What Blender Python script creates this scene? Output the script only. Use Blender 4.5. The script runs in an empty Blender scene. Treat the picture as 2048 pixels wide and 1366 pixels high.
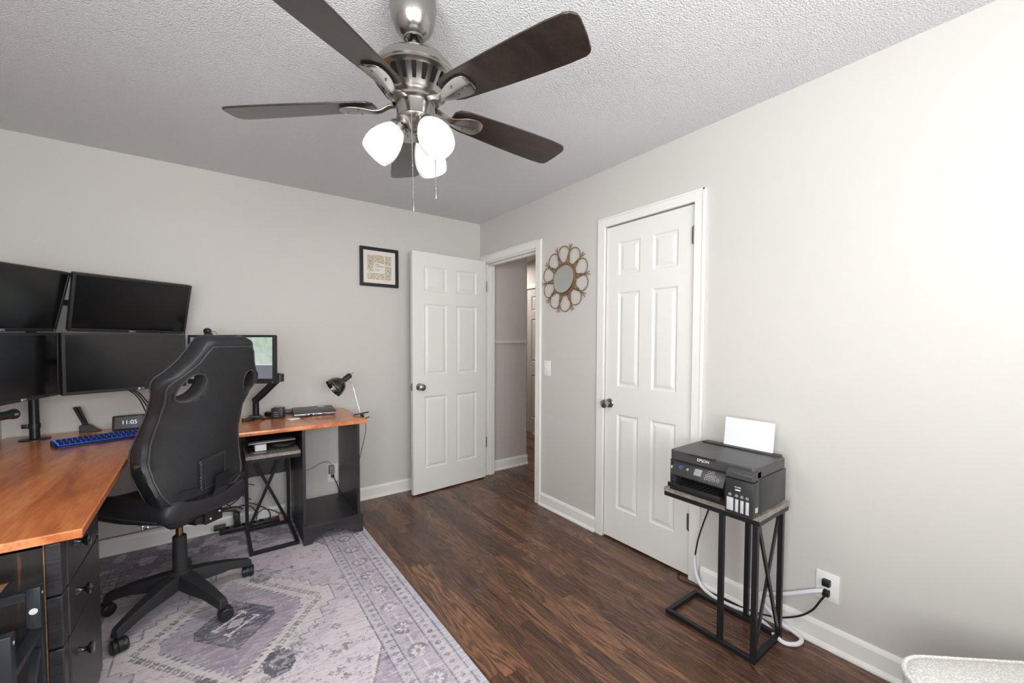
import bpy, bmesh, math, random
import numpy as np
from mathutils import Matrix, Vector, noise as mnoise
random.seed(7)
C = bpy.context.scene.collection
R = math.radians
V = Vector

def lin(r, g=None, b=None):
    if g is None: g = b = r
    f = lambda c: (c/255/12.92) if c/255 <= .04045 else ((c/255+.055)/1.055)**2.4
    return (f(r), f(g), f(b), 1)

# ---------------------------------------------------------------- camera
cam = bpy.data.cameras.new('camera'); co = bpy.data.objects.new('camera', cam); C.objects.link(co)
bpy.context.scene.camera = co
cam.sensor_width = 36; cam.lens = 817.168/2048*36
cam.shift_y = 28.2155/2048; cam.clip_start = .02
_y, _p, _r = R(36.1772), R(-2.0017), R(.1595)
_F = V((math.sin(_y)*math.cos(_p), math.cos(_y)*math.cos(_p), math.sin(_p)))
_X = V((math.cos(_y), -math.sin(_y), 0)); _U = _X.cross(_F)
_X2 = _X*math.cos(_r)+_U*math.sin(_r); _U2 = -_X*math.sin(_r)+_U*math.cos(_r)
CP = V((-2.0912, -3.3868, 1.2998))
co.matrix_world = Matrix(((_X2.x, _U2.x, -_F.x, CP.x), (_X2.y, _U2.y, -_F.y, CP.y), (_X2.z, _U2.z, -_F.z, CP.z), (0, 0, 0, 1)))

# ---------------------------------------------------------------- world, lights, exposure
sc = bpy.context.scene
sc.view_settings.view_transform = 'Standard'; sc.view_settings.look = 'None'
sc.view_settings.gamma = 1; sc.view_settings.use_curve_mapping = False
sc.view_settings.exposure = 0.06
try: sc.cycles.max_bounces = 8; sc.cycles.diffuse_bounces = 5; sc.cycles.glossy_bounces = 4; sc.cycles.sample_clamp_indirect = 6
except Exception: pass
w = bpy.data.worlds.new('sky'); sc.world = w; w.use_nodes = True
nt = w.node_tree; bg = nt.nodes['Background']
tc = nt.nodes.new('ShaderNodeTexCoord'); ns = nt.nodes.new('ShaderNodeTexNoise'); ns.inputs['Scale'].default_value = 14
cr = nt.nodes.new('ShaderNodeValToRGB'); nt.links.new(tc.outputs['Generated'], ns.inputs['Vector']); nt.links.new(ns.outputs['Fac'], cr.inputs['Fac'])
cr.color_ramp.elements[0].position = .35; cr.color_ramp.elements[0].color = (.5, .62, .45, 1)
cr.color_ramp.elements[1].position = .65; cr.color_ramp.elements[1].color = (.9, .95, .92, 1)
nt.links.new(cr.outputs['Color'], bg.inputs['Color']); bg.inputs['Strength'].default_value = 1.5

def area(name, loc, direction, sx, sy, power, color=(1, 1, 1), spread=180):
    l = bpy.data.lights.new(name, 'AREA'); l.shape = 'RECTANGLE'; l.size = sx; l.size_y = sy; l.energy = power; l.color = color
    l.spread = R(spread)
    o = bpy.data.objects.new(name, l); C.objects.link(o); o.location = loc
    o.rotation_euler = V(direction).to_track_quat('-Z', 'Y').to_euler(); return o
# daylight entering by the window in the left wall and by the wide window in the wall behind the camera
area('daylight_side_window', (-3.17, -3.55, 1.5), (1, .2, .6), .8, 1.2, 54, (.98, .99, 1))
area('daylight_rear_window', (-1.95, -4.67, 1.5), (-.16, 1, .78), 1.9, 1.3, 100, (.985, .99, 1))
area('hall_fill_light', (.9, -.7, 2.38), (0, 0, -1), .3, .3, 3, (1, .93, .85))  # added fill for the hall, stands for no known fixture
area('far_hall_fill_light', (1.1, 1.5, 2.38), (0, 0, -1), .25, .25, 16, (1, .95, .88))  # added fill that brightens the far hall door

# ---------------------------------------------------------------- materials
def mat(name, col, rough=.5, metal=0, spec=.5, coat=0, noise=None, bump=None, emit=None, wear=None):
    m = bpy.data.materials.new(name); m.use_nodes = True; t = m.node_tree; b = t.nodes['Principled BSDF']
    if len(col) == 3: col = (*col, 1)
    b.inputs['Base Color'].default_value = col; b.inputs['Roughness'].default_value = rough
    b.inputs['Metallic'].default_value = metal; b.inputs['Specular IOR Level'].default_value = spec
    b.inputs['Coat Weight'].default_value = coat; b.inputs['Coat Roughness'].default_value = .15
    tcn = t.nodes.new('ShaderNodeTexCoord')
    if noise:   # (scale, amount, (stretch))
        mp = t.nodes.new('ShaderNodeMapping'); mp.inputs['Scale'].default_value = noise[2] if len(noise) > 2 else (1, 1, 1)
        n = t.nodes.new('ShaderNodeTexNoise'); n.inputs['Scale'].default_value = noise[0]; n.inputs['Detail'].default_value = 5
        t.links.new(tcn.outputs['Object'], mp.inputs['Vector']); t.links.new(mp.outputs['Vector'], n.inputs['Vector'])
        r = t.nodes.new('ShaderNodeValToRGB'); a = noise[1]
        r.color_ramp.elements[0].position = .3; r.color_ramp.elements[1].position = .7
        r.color_ramp.elements[0].color = tuple(c*(1-a) for c in col[:3])+(1,); r.color_ramp.elements[1].color = tuple(min(1, c*(1+a)) for c in col[:3])+(1,)
        t.links.new(n.outputs['Fac'], r.inputs['Fac']); t.links.new(r.outputs['Color'], b.inputs['Base Color'])
    if bump:    # (scale, strength, distance, kind)
        if len(bump) > 3 and bump[3] == 'voronoi': n2 = t.nodes.new('ShaderNodeTexVoronoi'); out = 'Distance'
        else: n2 = t.nodes.new('ShaderNodeTexNoise'); n2.inputs['Detail'].default_value = 4; out = 'Fac'
        n2.inputs['Scale'].default_value = bump[0]
        bp = t.nodes.new('ShaderNodeBump'); bp.inputs['Strength'].default_value = bump[1]; bp.inputs['Distance'].default_value = bump[2]
        t.links.new(tcn.outputs['Object'], n2.inputs['Vector']); t.links.new(n2.outputs[out], bp.inputs['Height']); t.links.new(bp.outputs['Normal'], b.inputs['Normal'])
    if emit: b.inputs['Emission Color'].default_value = (*emit[0][:3], 1); b.inputs['Emission Strength'].default_value = emit[1]
    return m

def N(t, typ, **kw):
    n = t.nodes.new(typ)
    for k, v in kw.items():
        if k in n.inputs: n.inputs[k].default_value = v
        else: setattr(n, k, v)
    return n
def mth(t, op, a, b=None, c=None):
    n = t.nodes.new('ShaderNodeMath'); n.operation = op
    for i, x in enumerate((a, b, c)):
        if x is None: continue
        if isinstance(x, (int, float)): n.inputs[i].default_value = x
        else: t.links.new(x, n.inputs[i])
    return n.outputs[0]
def mixc(t, f, a, b, mode='MIX'):
    n = t.nodes.new('ShaderNodeMix'); n.data_type = 'RGBA'; n.blend_type = mode
    for i, x in ((0, f), (6, a), (7, b)):
        if isinstance(x, (int, float, tuple)): n.inputs[i].default_value = x
        else: t.links.new(x, n.inputs[i])
    return n.outputs[2]
def ramp(t, f, stops):
    n = t.nodes.new('ShaderNodeValToRGB'); e = n.color_ramp.elements
    while len(e) < len(stops): e.new(.5)
    for q, (p, c) in zip(e, stops): q.position = p; q.color = c if len(c) == 4 else (*c, 1)
    t.links.new(f, n.inputs['Fac']); return n.outputs['Color']

def oak_floor():
    m = bpy.data.materials.new('stained_oak_strips'); m.use_nodes = True; t = m.node_tree; b = t.nodes['Principled BSDF']
    tcn = N(t, 'ShaderNodeTexCoord'); s = N(t, 'ShaderNodeSeparateXYZ'); t.links.new(tcn.outputs['Object'], s.inputs[0])
    W_, L_ = .0572, .95
    px = mth(t, 'DIVIDE', s.outputs[0], W_); ix = mth(t, 'FLOOR', px); fx = mth(t, 'FRACT', px)
    wn = N(t, 'ShaderNodeTexWhiteNoise', noise_dimensions='1D'); t.links.new(ix, wn.inputs['W'])
    py = mth(t, 'ADD', mth(t, 'DIVIDE', s.outputs[1], L_), mth(t, 'MULTIPLY', wn.outputs['Value'], 7.3)); iy = mth(t, 'FLOOR', py); fy = mth(t, 'FRACT', py)
    cb = N(t, 'ShaderNodeCombineXYZ'); t.links.new(ix, cb.inputs[0]); t.links.new(iy, cb.inputs[1])
    w2 = N(t, 'ShaderNodeTexWhiteNoise', noise_dimensions='3D'); t.links.new(cb.outputs[0], w2.inputs['Vector'])
    # grain: cathedral rings in stretched noise, different for each board
    off = N(t, 'ShaderNodeVectorMath', operation='SCALE'); t.links.new(w2.outputs['Color'], off.inputs[0]); off.inputs['Scale'].default_value = 9
    ad = N(t, 'ShaderNodeVectorMath', operation='ADD'); t.links.new(tcn.outputs['Object'], ad.inputs[0]); t.links.new(off.outputs[0], ad.inputs[1])
    mp = N(t, 'ShaderNodeMapping'); mp.inputs['Scale'].default_value = (11, 1.15, 1); t.links.new(ad.outputs[0], mp.inputs['Vector'])
    n1 = N(t, 'ShaderNodeTexNoise', Scale=1.0, Detail=2.0); n1.inputs['Distortion'].default_value = .35; t.links.new(mp.outputs[0], n1.inputs['Vector'])
    ring = mth(t, 'FRACT', mth(t, 'MULTIPLY', n1.outputs['Fac'], 15))
    ring = mth(t, 'SUBTRACT', 1, mth(t, 'POWER', mth(t, 'ABSOLUTE', mth(t, 'SUBTRACT', mth(t, 'MULTIPLY', ring, 2), 1)), .85))
    mp2 = N(t, 'ShaderNodeMapping'); mp2.inputs['Scale'].default_value = (170, 5, 1); t.links.new(ad.outputs[0], mp2.inputs['Vector'])
    n2 = N(t, 'ShaderNodeTexNoise', Scale=1.0, Detail=3.0); t.links.new(mp2.outputs[0], n2.inputs['Vector'])
    g = mth(t, 'MAXIMUM', 0.0, mth(t, 'MULTIPLY', ring, mth(t, 'MULTIPLY_ADD', n2.outputs['Fac'], 2.6, -.35)))
    base = ramp(t, w2.outputs['Value'], [(0, lin(84, 59, 47)), (.3, lin(106, 74, 57)), (.6, lin(122, 86, 65)), (.85, lin(144, 102, 75)), (1, lin(100, 70, 55))])
    col = mixc(t, mth(t, 'MINIMUM', mth(t, 'MULTIPLY', g, .85), .9), base, lin(34, 24, 20))
    lt = mth(t, 'GREATER_THAN', n2.outputs['Fac'], .6)
    col = mixc(t, mth(t, 'MULTIPLY', lt, .35), col, lin(150, 100, 66))
    gap = mth(t, 'MAXIMUM', mth(t, 'LESS_THAN', fx, .022), mth(t, 'LESS_THAN', fy, .0016))
    col = mixc(t, mth(t, 'MULTIPLY', gap, .75), col, lin(24, 15, 12))
    t.links.new(col, b.inputs['Base Color'])
    ro = mth(t, 'MULTIPLY_ADD', g, .12, .24); t.links.new(ro, b.inputs['Roughness'])
    bp = N(t, 'ShaderNodeBump'); bp.inputs['Strength'].default_value = .25; bp.inputs['Distance'].default_value = .0012
    t.links.new(mth(t, 'SUBTRACT', 1, mth(t, 'MAXIMUM', gap, mth(t, 'MULTIPLY', g, .5))), bp.inputs['Height']); t.links.new(bp.outputs[0], b.inputs['Normal'])
    b.inputs['Specular IOR Level'].default_value = .5
    return m

def wood(name, c_dark, c_mid, c_light, axis='y', rough=.3, coat=0, sc_=1.0, detail=.6):
    m = bpy.data.materials.new(name); m.use_nodes = True; t = m.node_tree; b = t.nodes['Principled BSDF']
    tcn = N(t, 'ShaderNodeTexCoord'); mp = N(t, 'ShaderNodeMapping')
    st = {'x': (1, 8, 8), 'y': (8, 1, 8), 'z': (8, 8, 1)}[axis]
    mp.inputs['Scale'].default_value = tuple(q*sc_ for q in st); t.links.new(tcn.outputs['Object'], mp.inputs['Vector'])
    n = N(t, 'ShaderNodeTexNoise', Scale=1.0, Detail=4.0); n.inputs['Distortion'].default_value = .9; t.links.new(mp.outputs[0], n.inputs['Vector'])
    mp2 = N(t, 'ShaderNodeMapping'); mp2.inputs['Scale'].default_value = tuple(q*12*sc_ for q in st); t.links.new(tcn.outputs['Object'], mp2.inputs['Vector'])
    n2 = N(t, 'ShaderNodeTexNoise', Scale=1.0, Detail=4.0); t.links.new(mp2.outputs[0], n2.inputs['Vector'])
    f = mth(t, 'ADD', mth(t, 'MULTIPLY', n.outputs['Fac'], detail), mth(t, 'MULTIPLY', n2.outputs['Fac'], 1-detail))
    col = ramp(t, f, [(.36, c_dark), (.5, c_mid), (.64, c_light)])
    t.links.new(col, b.inputs['Base Color']); b.inputs['Roughness'].default_value = rough; b.inputs['Coat Weight'].default_value = coat; b.inputs['Coat Roughness'].default_value = .12
    return m

def worn_black():
    m = bpy.data.materials.new('worn_black_laminate'); m.use_nodes = True; t = m.node_tree; b = t.nodes['Principled BSDF']
    tcn = N(t, 'ShaderNodeTexCoord'); mp = N(t, 'ShaderNodeMapping'); mp.inputs['Scale'].default_value = (60, 60, 1.6); t.links.new(tcn.outputs['Object'], mp.inputs['Vector'])
    n = N(t, 'ShaderNodeTexNoise', Scale=1.0, Detail=5.0); t.links.new(mp.outputs[0], n.inputs['Vector'])
    n3 = N(t, 'ShaderNodeTexNoise', Scale=5.0, Detail=1.0); t.links.new(tcn.outputs['Object'], n3.inputs['Vector'])
    base = ramp(t, n.outputs['Fac'], [(.3, lin(28, 25, 25)), (.7, lin(42, 38, 38))])
    f = mth(t, 'MULTIPLY', mth(t, 'GREATER_THAN', n.outputs['Fac'], .68), mth(t, 'GREATER_THAN', n3.outputs['Fac'], .55))
    t.links.new(mixc(t, mth(t, 'MULTIPLY', f, .55), base, lin(120, 66, 46)), b.inputs['Base Color'])
    b.inputs['Roughness'].default_value = .42; return m

def screen_green_grey():  # emits green at upper right, grey elsewhere, with a pale line
    m = bpy.data.materials.new('emissive_green_grey'); m.use_nodes = True; t = m.node_tree; b = t.nodes['Principled BSDF']
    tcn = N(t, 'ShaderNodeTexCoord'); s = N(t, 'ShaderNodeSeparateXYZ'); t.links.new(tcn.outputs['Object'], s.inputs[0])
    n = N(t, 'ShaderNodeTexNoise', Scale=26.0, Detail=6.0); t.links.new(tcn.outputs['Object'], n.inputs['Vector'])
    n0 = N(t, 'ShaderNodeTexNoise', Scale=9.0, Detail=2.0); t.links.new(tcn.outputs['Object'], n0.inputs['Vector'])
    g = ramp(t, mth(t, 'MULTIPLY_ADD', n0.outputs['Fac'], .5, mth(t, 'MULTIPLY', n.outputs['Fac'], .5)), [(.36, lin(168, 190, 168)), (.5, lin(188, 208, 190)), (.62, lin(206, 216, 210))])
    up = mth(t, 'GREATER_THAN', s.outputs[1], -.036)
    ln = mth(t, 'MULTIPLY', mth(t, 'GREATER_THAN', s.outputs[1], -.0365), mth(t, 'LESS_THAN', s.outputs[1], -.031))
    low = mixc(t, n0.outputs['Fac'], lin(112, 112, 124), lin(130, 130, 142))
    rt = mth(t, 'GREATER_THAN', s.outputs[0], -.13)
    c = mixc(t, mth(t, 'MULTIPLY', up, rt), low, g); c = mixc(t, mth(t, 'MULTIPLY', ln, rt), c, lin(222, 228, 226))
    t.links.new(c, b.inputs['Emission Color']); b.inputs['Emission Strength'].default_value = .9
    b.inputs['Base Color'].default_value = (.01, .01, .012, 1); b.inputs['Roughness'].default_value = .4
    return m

def art_print():
    m = bpy.data.materials.new('map_print_tiles'); m.use_nodes = True; t = m.node_tree; b = t.nodes['Principled BSDF']
    tcn = N(t, 'ShaderNodeTexCoord')
    n = N(t, 'ShaderNodeTexNoise', Scale=90.0, Detail=6.0); t.links.new(tcn.outputs['Object'], n.inputs['Vector'])
    n0 = N(t, 'ShaderNodeTexNoise', Scale=14.0, Detail=1.0); t.links.new(tcn.outputs['Object'], n0.inputs['Vector'])
    c0 = ramp(t, n0.outputs['Fac'], [(.3, lin(216, 212, 180)), (.45, lin(204, 202, 184)), (.55, lin(214, 190, 160)), (.68, lin(192, 204, 200)), (.8, lin(190, 140, 120))])
    c = mixc(t, mth(t, 'MULTIPLY', mth(t, 'GREATER_THAN', n.outputs['Fac'], .52), .55), c0, lin(110, 112, 96))
    t.links.new(c, b.inputs['Base Color']); b.inputs['Roughness'].default_value = .35; return m

def vcol_mat(name, attr):
    m = bpy.data.materials.new(name); m.use_nodes = True; t = m.node_tree; b = t.nodes['Principled BSDF']
    a = N(t, 'ShaderNodeVertexColor'); a.layer_name = attr
    tcn = N(t, 'ShaderNodeTexCoord'); mp = N(t, 'ShaderNodeMapping'); mp.inputs['Scale'].default_value = (40, 170, 1); t.links.new(tcn.outputs['Object'], mp.inputs['Vector'])
    n = N(t, 'ShaderNodeTexNoise', Scale=1.0, Detail=5.0); t.links.new(mp.outputs[0], n.inputs['Vector'])
    n2 = N(t, 'ShaderNodeTexNoise', Scale=420.0, Detail=2.0); t.links.new(tcn.outputs['Object'], n2.inputs['Vector'])
    f = mth(t, 'MULTIPLY_ADD', n2.outputs['Fac'], .35, mth(t, 'MULTIPLY', n.outputs['Fac'], .65))
    k = ramp(t, f, [(.34, (.76, .75, .77, 1)), (.5, (.96, .96, .96, 1)), (.62, (1.0, 1.0, 1.0, 1))])
    c = mixc(t, 1.0, a.outputs['Color'], k, 'MULTIPLY')
    t.links.new(c, b.inputs['Base Color']); b.inputs['Roughness'].default_value = .9; b.inputs['Specular IOR Level'].default_value = .15
    bp = N(t, 'ShaderNodeBump'); bp.inputs['Strength'].default_value = .3; bp.inputs['Distance'].default_value = .001
    t.links.new(n2.outputs['Fac'], bp.inputs['Height']); t.links.new(bp.outputs[0], b.inputs['Normal']); return m

def pane_mat():
    m = bpy.data.materials.new('window_glass'); m.use_nodes = True; t = m.node_tree; t.nodes.remove(t.nodes['Principled BSDF'])
    tr = N(t, 'ShaderNodeBsdfTransparent'); gl = N(t, 'ShaderNodeBsdfGlossy', Roughness=.02); mx = N(t, 'ShaderNodeMixShader'); mx.inputs[0].default_value = .06
    t.links.new(tr.outputs[0], mx.inputs[1]); t.links.new(gl.outputs[0], mx.inputs[2]); t.links.new(mx.outputs[0], t.nodes['Material Output'].inputs[0]); return m

def weave(name, c1, c2, scale, rough=.7, dist=.0006):
    m = bpy.data.materials.new(name); m.use_nodes = True; t = m.node_tree; b = t.nodes['Principled BSDF']
    tcn = N(t, 'ShaderNodeTexCoord'); v = N(t, 'ShaderNodeTexVoronoi', Scale=scale); t.links.new(tcn.outputs['Object'], v.inputs['Vector'])
    t.links.new(ramp(t, v.outputs['Distance'], [(.1, c1), (.6, c2)]), b.inputs['Base Color']); b.inputs['Roughness'].default_value = rough
    bp = N(t, 'ShaderNodeBump'); bp.inputs['Strength'].default_value = .6; bp.inputs['Distance'].default_value = dist
    t.links.new(v.outputs['Distance'], bp.inputs['Height']); t.links.new(bp.outputs[0], b.inputs['Normal']); return m

M_ = dict(
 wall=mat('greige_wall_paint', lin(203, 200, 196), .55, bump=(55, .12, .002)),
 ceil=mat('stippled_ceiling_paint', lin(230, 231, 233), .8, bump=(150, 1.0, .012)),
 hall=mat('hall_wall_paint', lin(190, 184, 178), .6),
 trim=mat('white_gloss_trim', lin(232, 231, 228), .3, bump=(30, .03, .001)),
 door=mat('white_door_paint', lin(228, 227, 224), .35, bump=(40, .05, .001)),
 floor=oak_floor(), cherry=wood('cherry_laminate', lin(168, 90, 50), lin(208, 122, 70), lin(234, 156, 98), 'y', .28, .35, 1.3, .75),
 cherry_edge=wood('cherry_edge_band', lin(160, 84, 52), lin(186, 104, 66), lin(200, 122, 80), 'y', .35),
 worn=worn_black(), blackwood=wood('black_wood_grain', lin(38, 36, 38), lin(46, 44, 47), lin(58, 55, 59), 'x', .4, .1, 2, .4),
 plastic=mat('black_plastic', lin(30, 30, 31), .42), plastic2=mat('dark_grey_plastic', lin(46, 47, 49), .38),
 matte=mat('matte_black_plastic', lin(38, 38, 41), .6, bump=(300, .15, .0005)),
 satin=mat('satin_black_metal', lin(36, 36, 39), .35, .3), gloss=mat('gloss_black_enamel', lin(14, 14, 14), .08, coat=1),
 screen=mat('dark_monitor_panel', lin(16, 17, 19), .22, spec=.6), bezel=mat('monitor_bezel', lin(42, 42, 44), .4),
 nickel=mat('brushed_nickel', lin(164, 161, 156), .26, 1, noise=(60, .08, (1, 1, 14))), chrome=mat('polished_chrome', lin(225, 225, 225), .12, 1),
 brass=mat('worn_brass_column', lin(150, 116, 80), .3, 1), hinge=mat('steel_hinge', lin(150, 146, 138), .35, 1),
 slot=mat('dark_slot_and_gap_shade', lin(26, 25, 24), .8, spec=.1), blade=wood('walnut_blade', lin(33, 27, 25), lin(44, 36, 33), lin(58, 46, 41), 'x', .3, .25, 3, .5),
 leather=mat('black_leatherette', lin(35, 35, 39), .48, bump=(260, .25, .0006)), mesh=weave('black_mesh_cloth', lin(20, 20, 22), lin(36, 36, 39), 260),
 piping=mat('dark_grey_piping', lin(62, 62, 66), .5), steelgrey=mat('grey_powder_metal', lin(70, 68, 72), .45, .2),
 white=mat('white_plastic', lin(236, 236, 234), .35), paper=mat('white_paper', lin(226, 227, 230), .8),
 cable=mat('black_cable_rubber', lin(24, 24, 25), .45), wcable=mat('white_cable_sleeve', lin(232, 233, 240), .5, bump=(400, .3, .0006)),
 rattan=mat('brown_rattan', lin(122, 96, 66), .5, noise=(80, .35)), mirror=mat('mirror_glass', lin(215, 218, 216), .03, 1),
 mat_board=mat('picture_mat_board', lin(226, 218, 212), .7), art=art_print(), ink=mat('grey_print_ink', lin(120, 116, 112), .7),
 rackwood=wood('weathered_grey_wood', lin(96, 90, 86), lin(140, 132, 126), lin(176, 168, 160), 'y', .6, 0, 6, .3),
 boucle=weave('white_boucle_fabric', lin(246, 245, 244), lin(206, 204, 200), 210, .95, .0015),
 boucle_shaded=weave('shaded_white_boucle', lin(228, 226, 222), lin(190, 188, 184), 210, .95, .0015),  # darker copy of the white boucle, side shade put into the colour
 logo=mat('silver_logo', lin(200, 200, 205), .4, .2, emit=(lin(190, 190, 195), .15)),
 clock=mat('lit_clock_digits', lin(200, 210, 225), .5, emit=(lin(200, 215, 235), .8)),
 clockface=mat('smart_display_face', lin(52, 52, 52), .35), bluekey=mat('blue_backlight', lin(10, 30, 140), .5, emit=((.01, .10, .75), 1.4)),
 keycap=mat('keycap_blue_glow', lin(20, 28, 66), .5), silver=mat('silver_laptop_edge', lin(150, 152, 158), .35, .6),  # keycaps: the backlight's glow painted in as a blue tint
 laptop=mat('brown_grey_laptop_lid', lin(74, 66, 66), .38, .3), pane=pane_mat(), red=mat('red_switch', lin(170, 40, 36), .4),
 lit=screen_green_grey(), printertop=mat('printer_lid_black', lin(64, 64, 65), .42, bump=(500, .1, .0004)),
 ink_tank=mat('clear_ink_tank', lin(190, 192, 196), .3), greycable=mat('grey_cable', lin(150, 150, 150), .5),
 rackmetal=mat('blue_black_rack_metal', lin(46, 50, 56), .32, .4), smoke=mat('smoked_glass_shelf', lin(28, 34, 34), .05, spec=.8, noise=(9, .5)), oldwhite=mat('grey_adapter', lin(140, 139, 138), .45),
 bluekeyled=mat('blue_status_glow', lin(40, 60, 170), .5, emit=((.05, .12, .8), .8)), cork=mat('pinkish_cork', lin(170, 140, 135), .7),
)
def shade_glass():
    m = bpy.data.materials.new('lit_opal_glass'); m.use_nodes = True; t = m.node_tree; b = t.nodes['Principled BSDF']
    b.inputs['Base Color'].default_value = (.7, .7, .69, 1); b.inputs['Roughness'].default_value = .25
    b.inputs['Emission Color'].default_value = (1, .97, .93, 1); b.inputs['Emission Strength'].default_value = .28; return m
M_['shade'] = shade_glass(); M_['bulb'] = mat('lit_bulb', lin(255, 250, 240), .5, emit=((1, .97, .93), 3))
M_['rug'] = vcol_mat('distressed_rug_weave', 'pattern')

# ---------------------------------------------------------------- mesh helpers
WM = {}
def frame(o, x, y, z):
    return Matrix(((x[0], y[0], z[0], o[0]), (x[1], y[1], z[1], o[1]), (x[2], y[2], z[2], o[2]), (0, 0, 0, 1)))
def root(name, label, cat, loc=(0, 0, 0), rz=0, M=None, group=None):
    o = bpy.data.objects.new(name, None); C.objects.link(o); o.empty_display_size = .05
    M = M or (Matrix.Translation(loc) @ Matrix.Rotation(rz, 4, 'Z')); o.matrix_world = M; WM[o.name] = M
    o['label'] = label; o['category'] = cat
    if group: o['group'] = group
    return o
def tag(o, label, cat, group=None):
    o['label'] = label; o['category'] = cat
    if group: o['group'] = group
    return o
def struct(o): o['kind'] = 'structure'; return o

class MB:
    def __init__(s): s.bm = bmesh.new()
    def _t(s, vs, M):
        if M is not None: bmesh.ops.transform(s.bm, matrix=M, verts=vs)
    def box(s, x0, x1, y0, y1, z0, z1, M=None, bev=0, seg=2):
        r = bmesh.ops.create_cube(s.bm, size=1); vs = r['verts']
        for v in vs: v.co = V(((x0+x1)/2+v.co.x*(x1-x0), (y0+y1)/2+v.co.y*(y1-y0), (z0+z1)/2+v.co.z*(z1-z0)))
        if bev:
            es = list({e for v in vs for e in v.link_edges}); r2 = bmesh.ops.bevel(s.bm, geom=es, offset=bev, segments=seg, affect='EDGES', profile=.5)
            vs = [v for v in s.bm.verts if v in set(r2['verts'])] or vs
            vs = list({v for f in r2['faces'] for v in f.verts} | {v for v in r2['verts'] if v.is_valid})
            ff = {f for v in vs for f in v.link_faces}; vs = list({v for f in ff for v in f.verts})
        s._t(vs, M); return s
    def bar(s, p0, p1, w, h, up=(0, 0, 1)):
        p0, p1 = V(p0), V(p1); d = p1-p0; L = d.length; d.normalize(); u = V(up)
        if abs(d.dot(u)) > .99: u = V((1, 0, 0))
        a = d.cross(u).normalized(); b = a.cross(d)
        return s.box(-w/2, w/2, -h/2, h/2, 0, L, frame(p0, a, b, d))
    def prism(s, pts, z0, z1, M=None):
        a = [s.bm.verts.new((p[0], p[1], z0)) for p in pts]; b = [s.bm.verts.new((p[0], p[1], z1)) for p in pts]; n = len(pts)
        s.bm.faces.new(a[::-1]); s.bm.faces.new(b)
        for i in range(n): s.bm.faces.new((a[i], a[(i+1) % n], b[(i+1) % n], b[i]))
        s._t(a+b, M); return s
    def loft(s, loops, cap=True, M=None, closed=True):
        rs = [[s.bm.verts.new(p) for p in l] for l in loops]
        for a, b in zip(rs, rs[1:]):
            n = len(a)
            for i in range(n if closed else n-1): s.bm.faces.new((a[i], a[(i+1) % n], b[(i+1) % n], b[i]))
        if cap and closed:
            s.bm.faces.new(rs[0][::-1]); s.bm.faces.new(rs[-1])
        s._t([v for r in rs for v in r], M); return s
    def lathe(s, prof, n=32, M=None, cap=True):
        return s.loft([[(r*math.cos(2*math.pi*i/n), r*math.sin(2*math.pi*i/n), z) for i in range(n)] for r, z in prof], cap, M)
    def cyl(s, p0, p1, r0, r1=None, n=20):
        p0, p1 = V(p0), V(p1); d = p1-p0; L = d.length; d.normalize(); u = V((0, 0, 1)) if abs(d.z) < .95 else V((1, 0, 0))
        a = d.cross(u).normalized(); b = d.cross(a)
        return s.lathe([(r0, 0), (r1 if r1 is not None else r0, L)], n, frame(p0, a, b, d))
    def ball(s, c, r, n=16, sq=(1, 1, 1)):
        r_ = bmesh.ops.create_uvsphere(s.bm, u_segments=n, v_segments=max(6, n//2), radius=r)
        for v in r_['verts']: v.co = V((v.co.x*sq[0], v.co.y*sq[1], v.co.z*sq[2]))+V(c)
        return s
    def tube(s, pts, r, n=8, closed=False, smooth=0):
        P = [V(p) for p in pts]
        if smooth: P = spline(P, smooth, closed)
        k = len(P); t0 = (P[1]-P[0]).normalized(); u = V((0, 0, 1)) if abs(t0.z) < .9 else V((1, 0, 0)); a = t0.cross(u).normalized(); rings = []
        for i in range(k):
            if closed: t = (P[(i+1) % k]-P[i-1]).normalized()
            else: t = ((P[i+1] if i < k-1 else P[i])-(P[i-1] if i else P[i])).normalized()
            a = (a-t*a.dot(t)).normalized(); b = t.cross(a); rr = r(i/(k-1)) if callable(r) else r
            rings.append([P[i]+a*rr*math.cos(2*math.pi*j/n)+b*rr*math.sin(2*math.pi*j/n) for j in range(n)])
        if closed: rings.append(rings[0])
        return s.loft(rings, not closed)
    def build(s, name, m, parent=None, world=False, smooth=38, sub=0, bev=0, solid=0):
        bm = s.bm; bmesh.ops.recalc_face_normals(bm, faces=bm.faces)
        if world and parent is not None: bmesh.ops.transform(bm, matrix=WM[parent.name].inverted(), verts=bm.verts)
        if smooth:
            for f in bm.faces: f.smooth = True
            for e in bm.edges: e.smooth = not (len(e.link_faces) == 2 and e.calc_face_angle(0) > R(smooth))
        me = bpy.data.meshes.new(name); bm.to_mesh(me); bm.free()
        o = bpy.data.objects.new(name, me); C.objects.link(o)
        for q in (m if isinstance(m, list) else [m]): me.materials.append(M_[q])
        if parent is not None: o.parent = parent; WM[o.name] = WM[parent.name]
        else: WM[o.name] = Matrix()
        if solid: q = o.modifiers.new('s', 'SOLIDIFY'); q.thickness = solid
        if bev: q = o.modifiers.new('b', 'BEVEL'); q.width = bev; q.segments = 2; q.limit_method = 'ANGLE'; q.harden_normals = False
        if sub: q = o.modifiers.new('u', 'SUBSURF'); q.levels = q.render_levels = sub
        return o
    def solo(s, name, m, label, cat, group=None, **k):   # a thing that is one mesh: geometry moved about its own base point
        bm = s.bm; xs = [v.co for v in bm.verts]
        c = V((sum(v.x for v in xs)/len(xs), sum(v.y for v in xs)/len(xs), min(v.z for v in xs)))
        bmesh.ops.translate(bm, verts=bm.verts, vec=-c); o = s.build(name, m, **k); o.location = c; return tag(o, label, cat, group)
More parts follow.
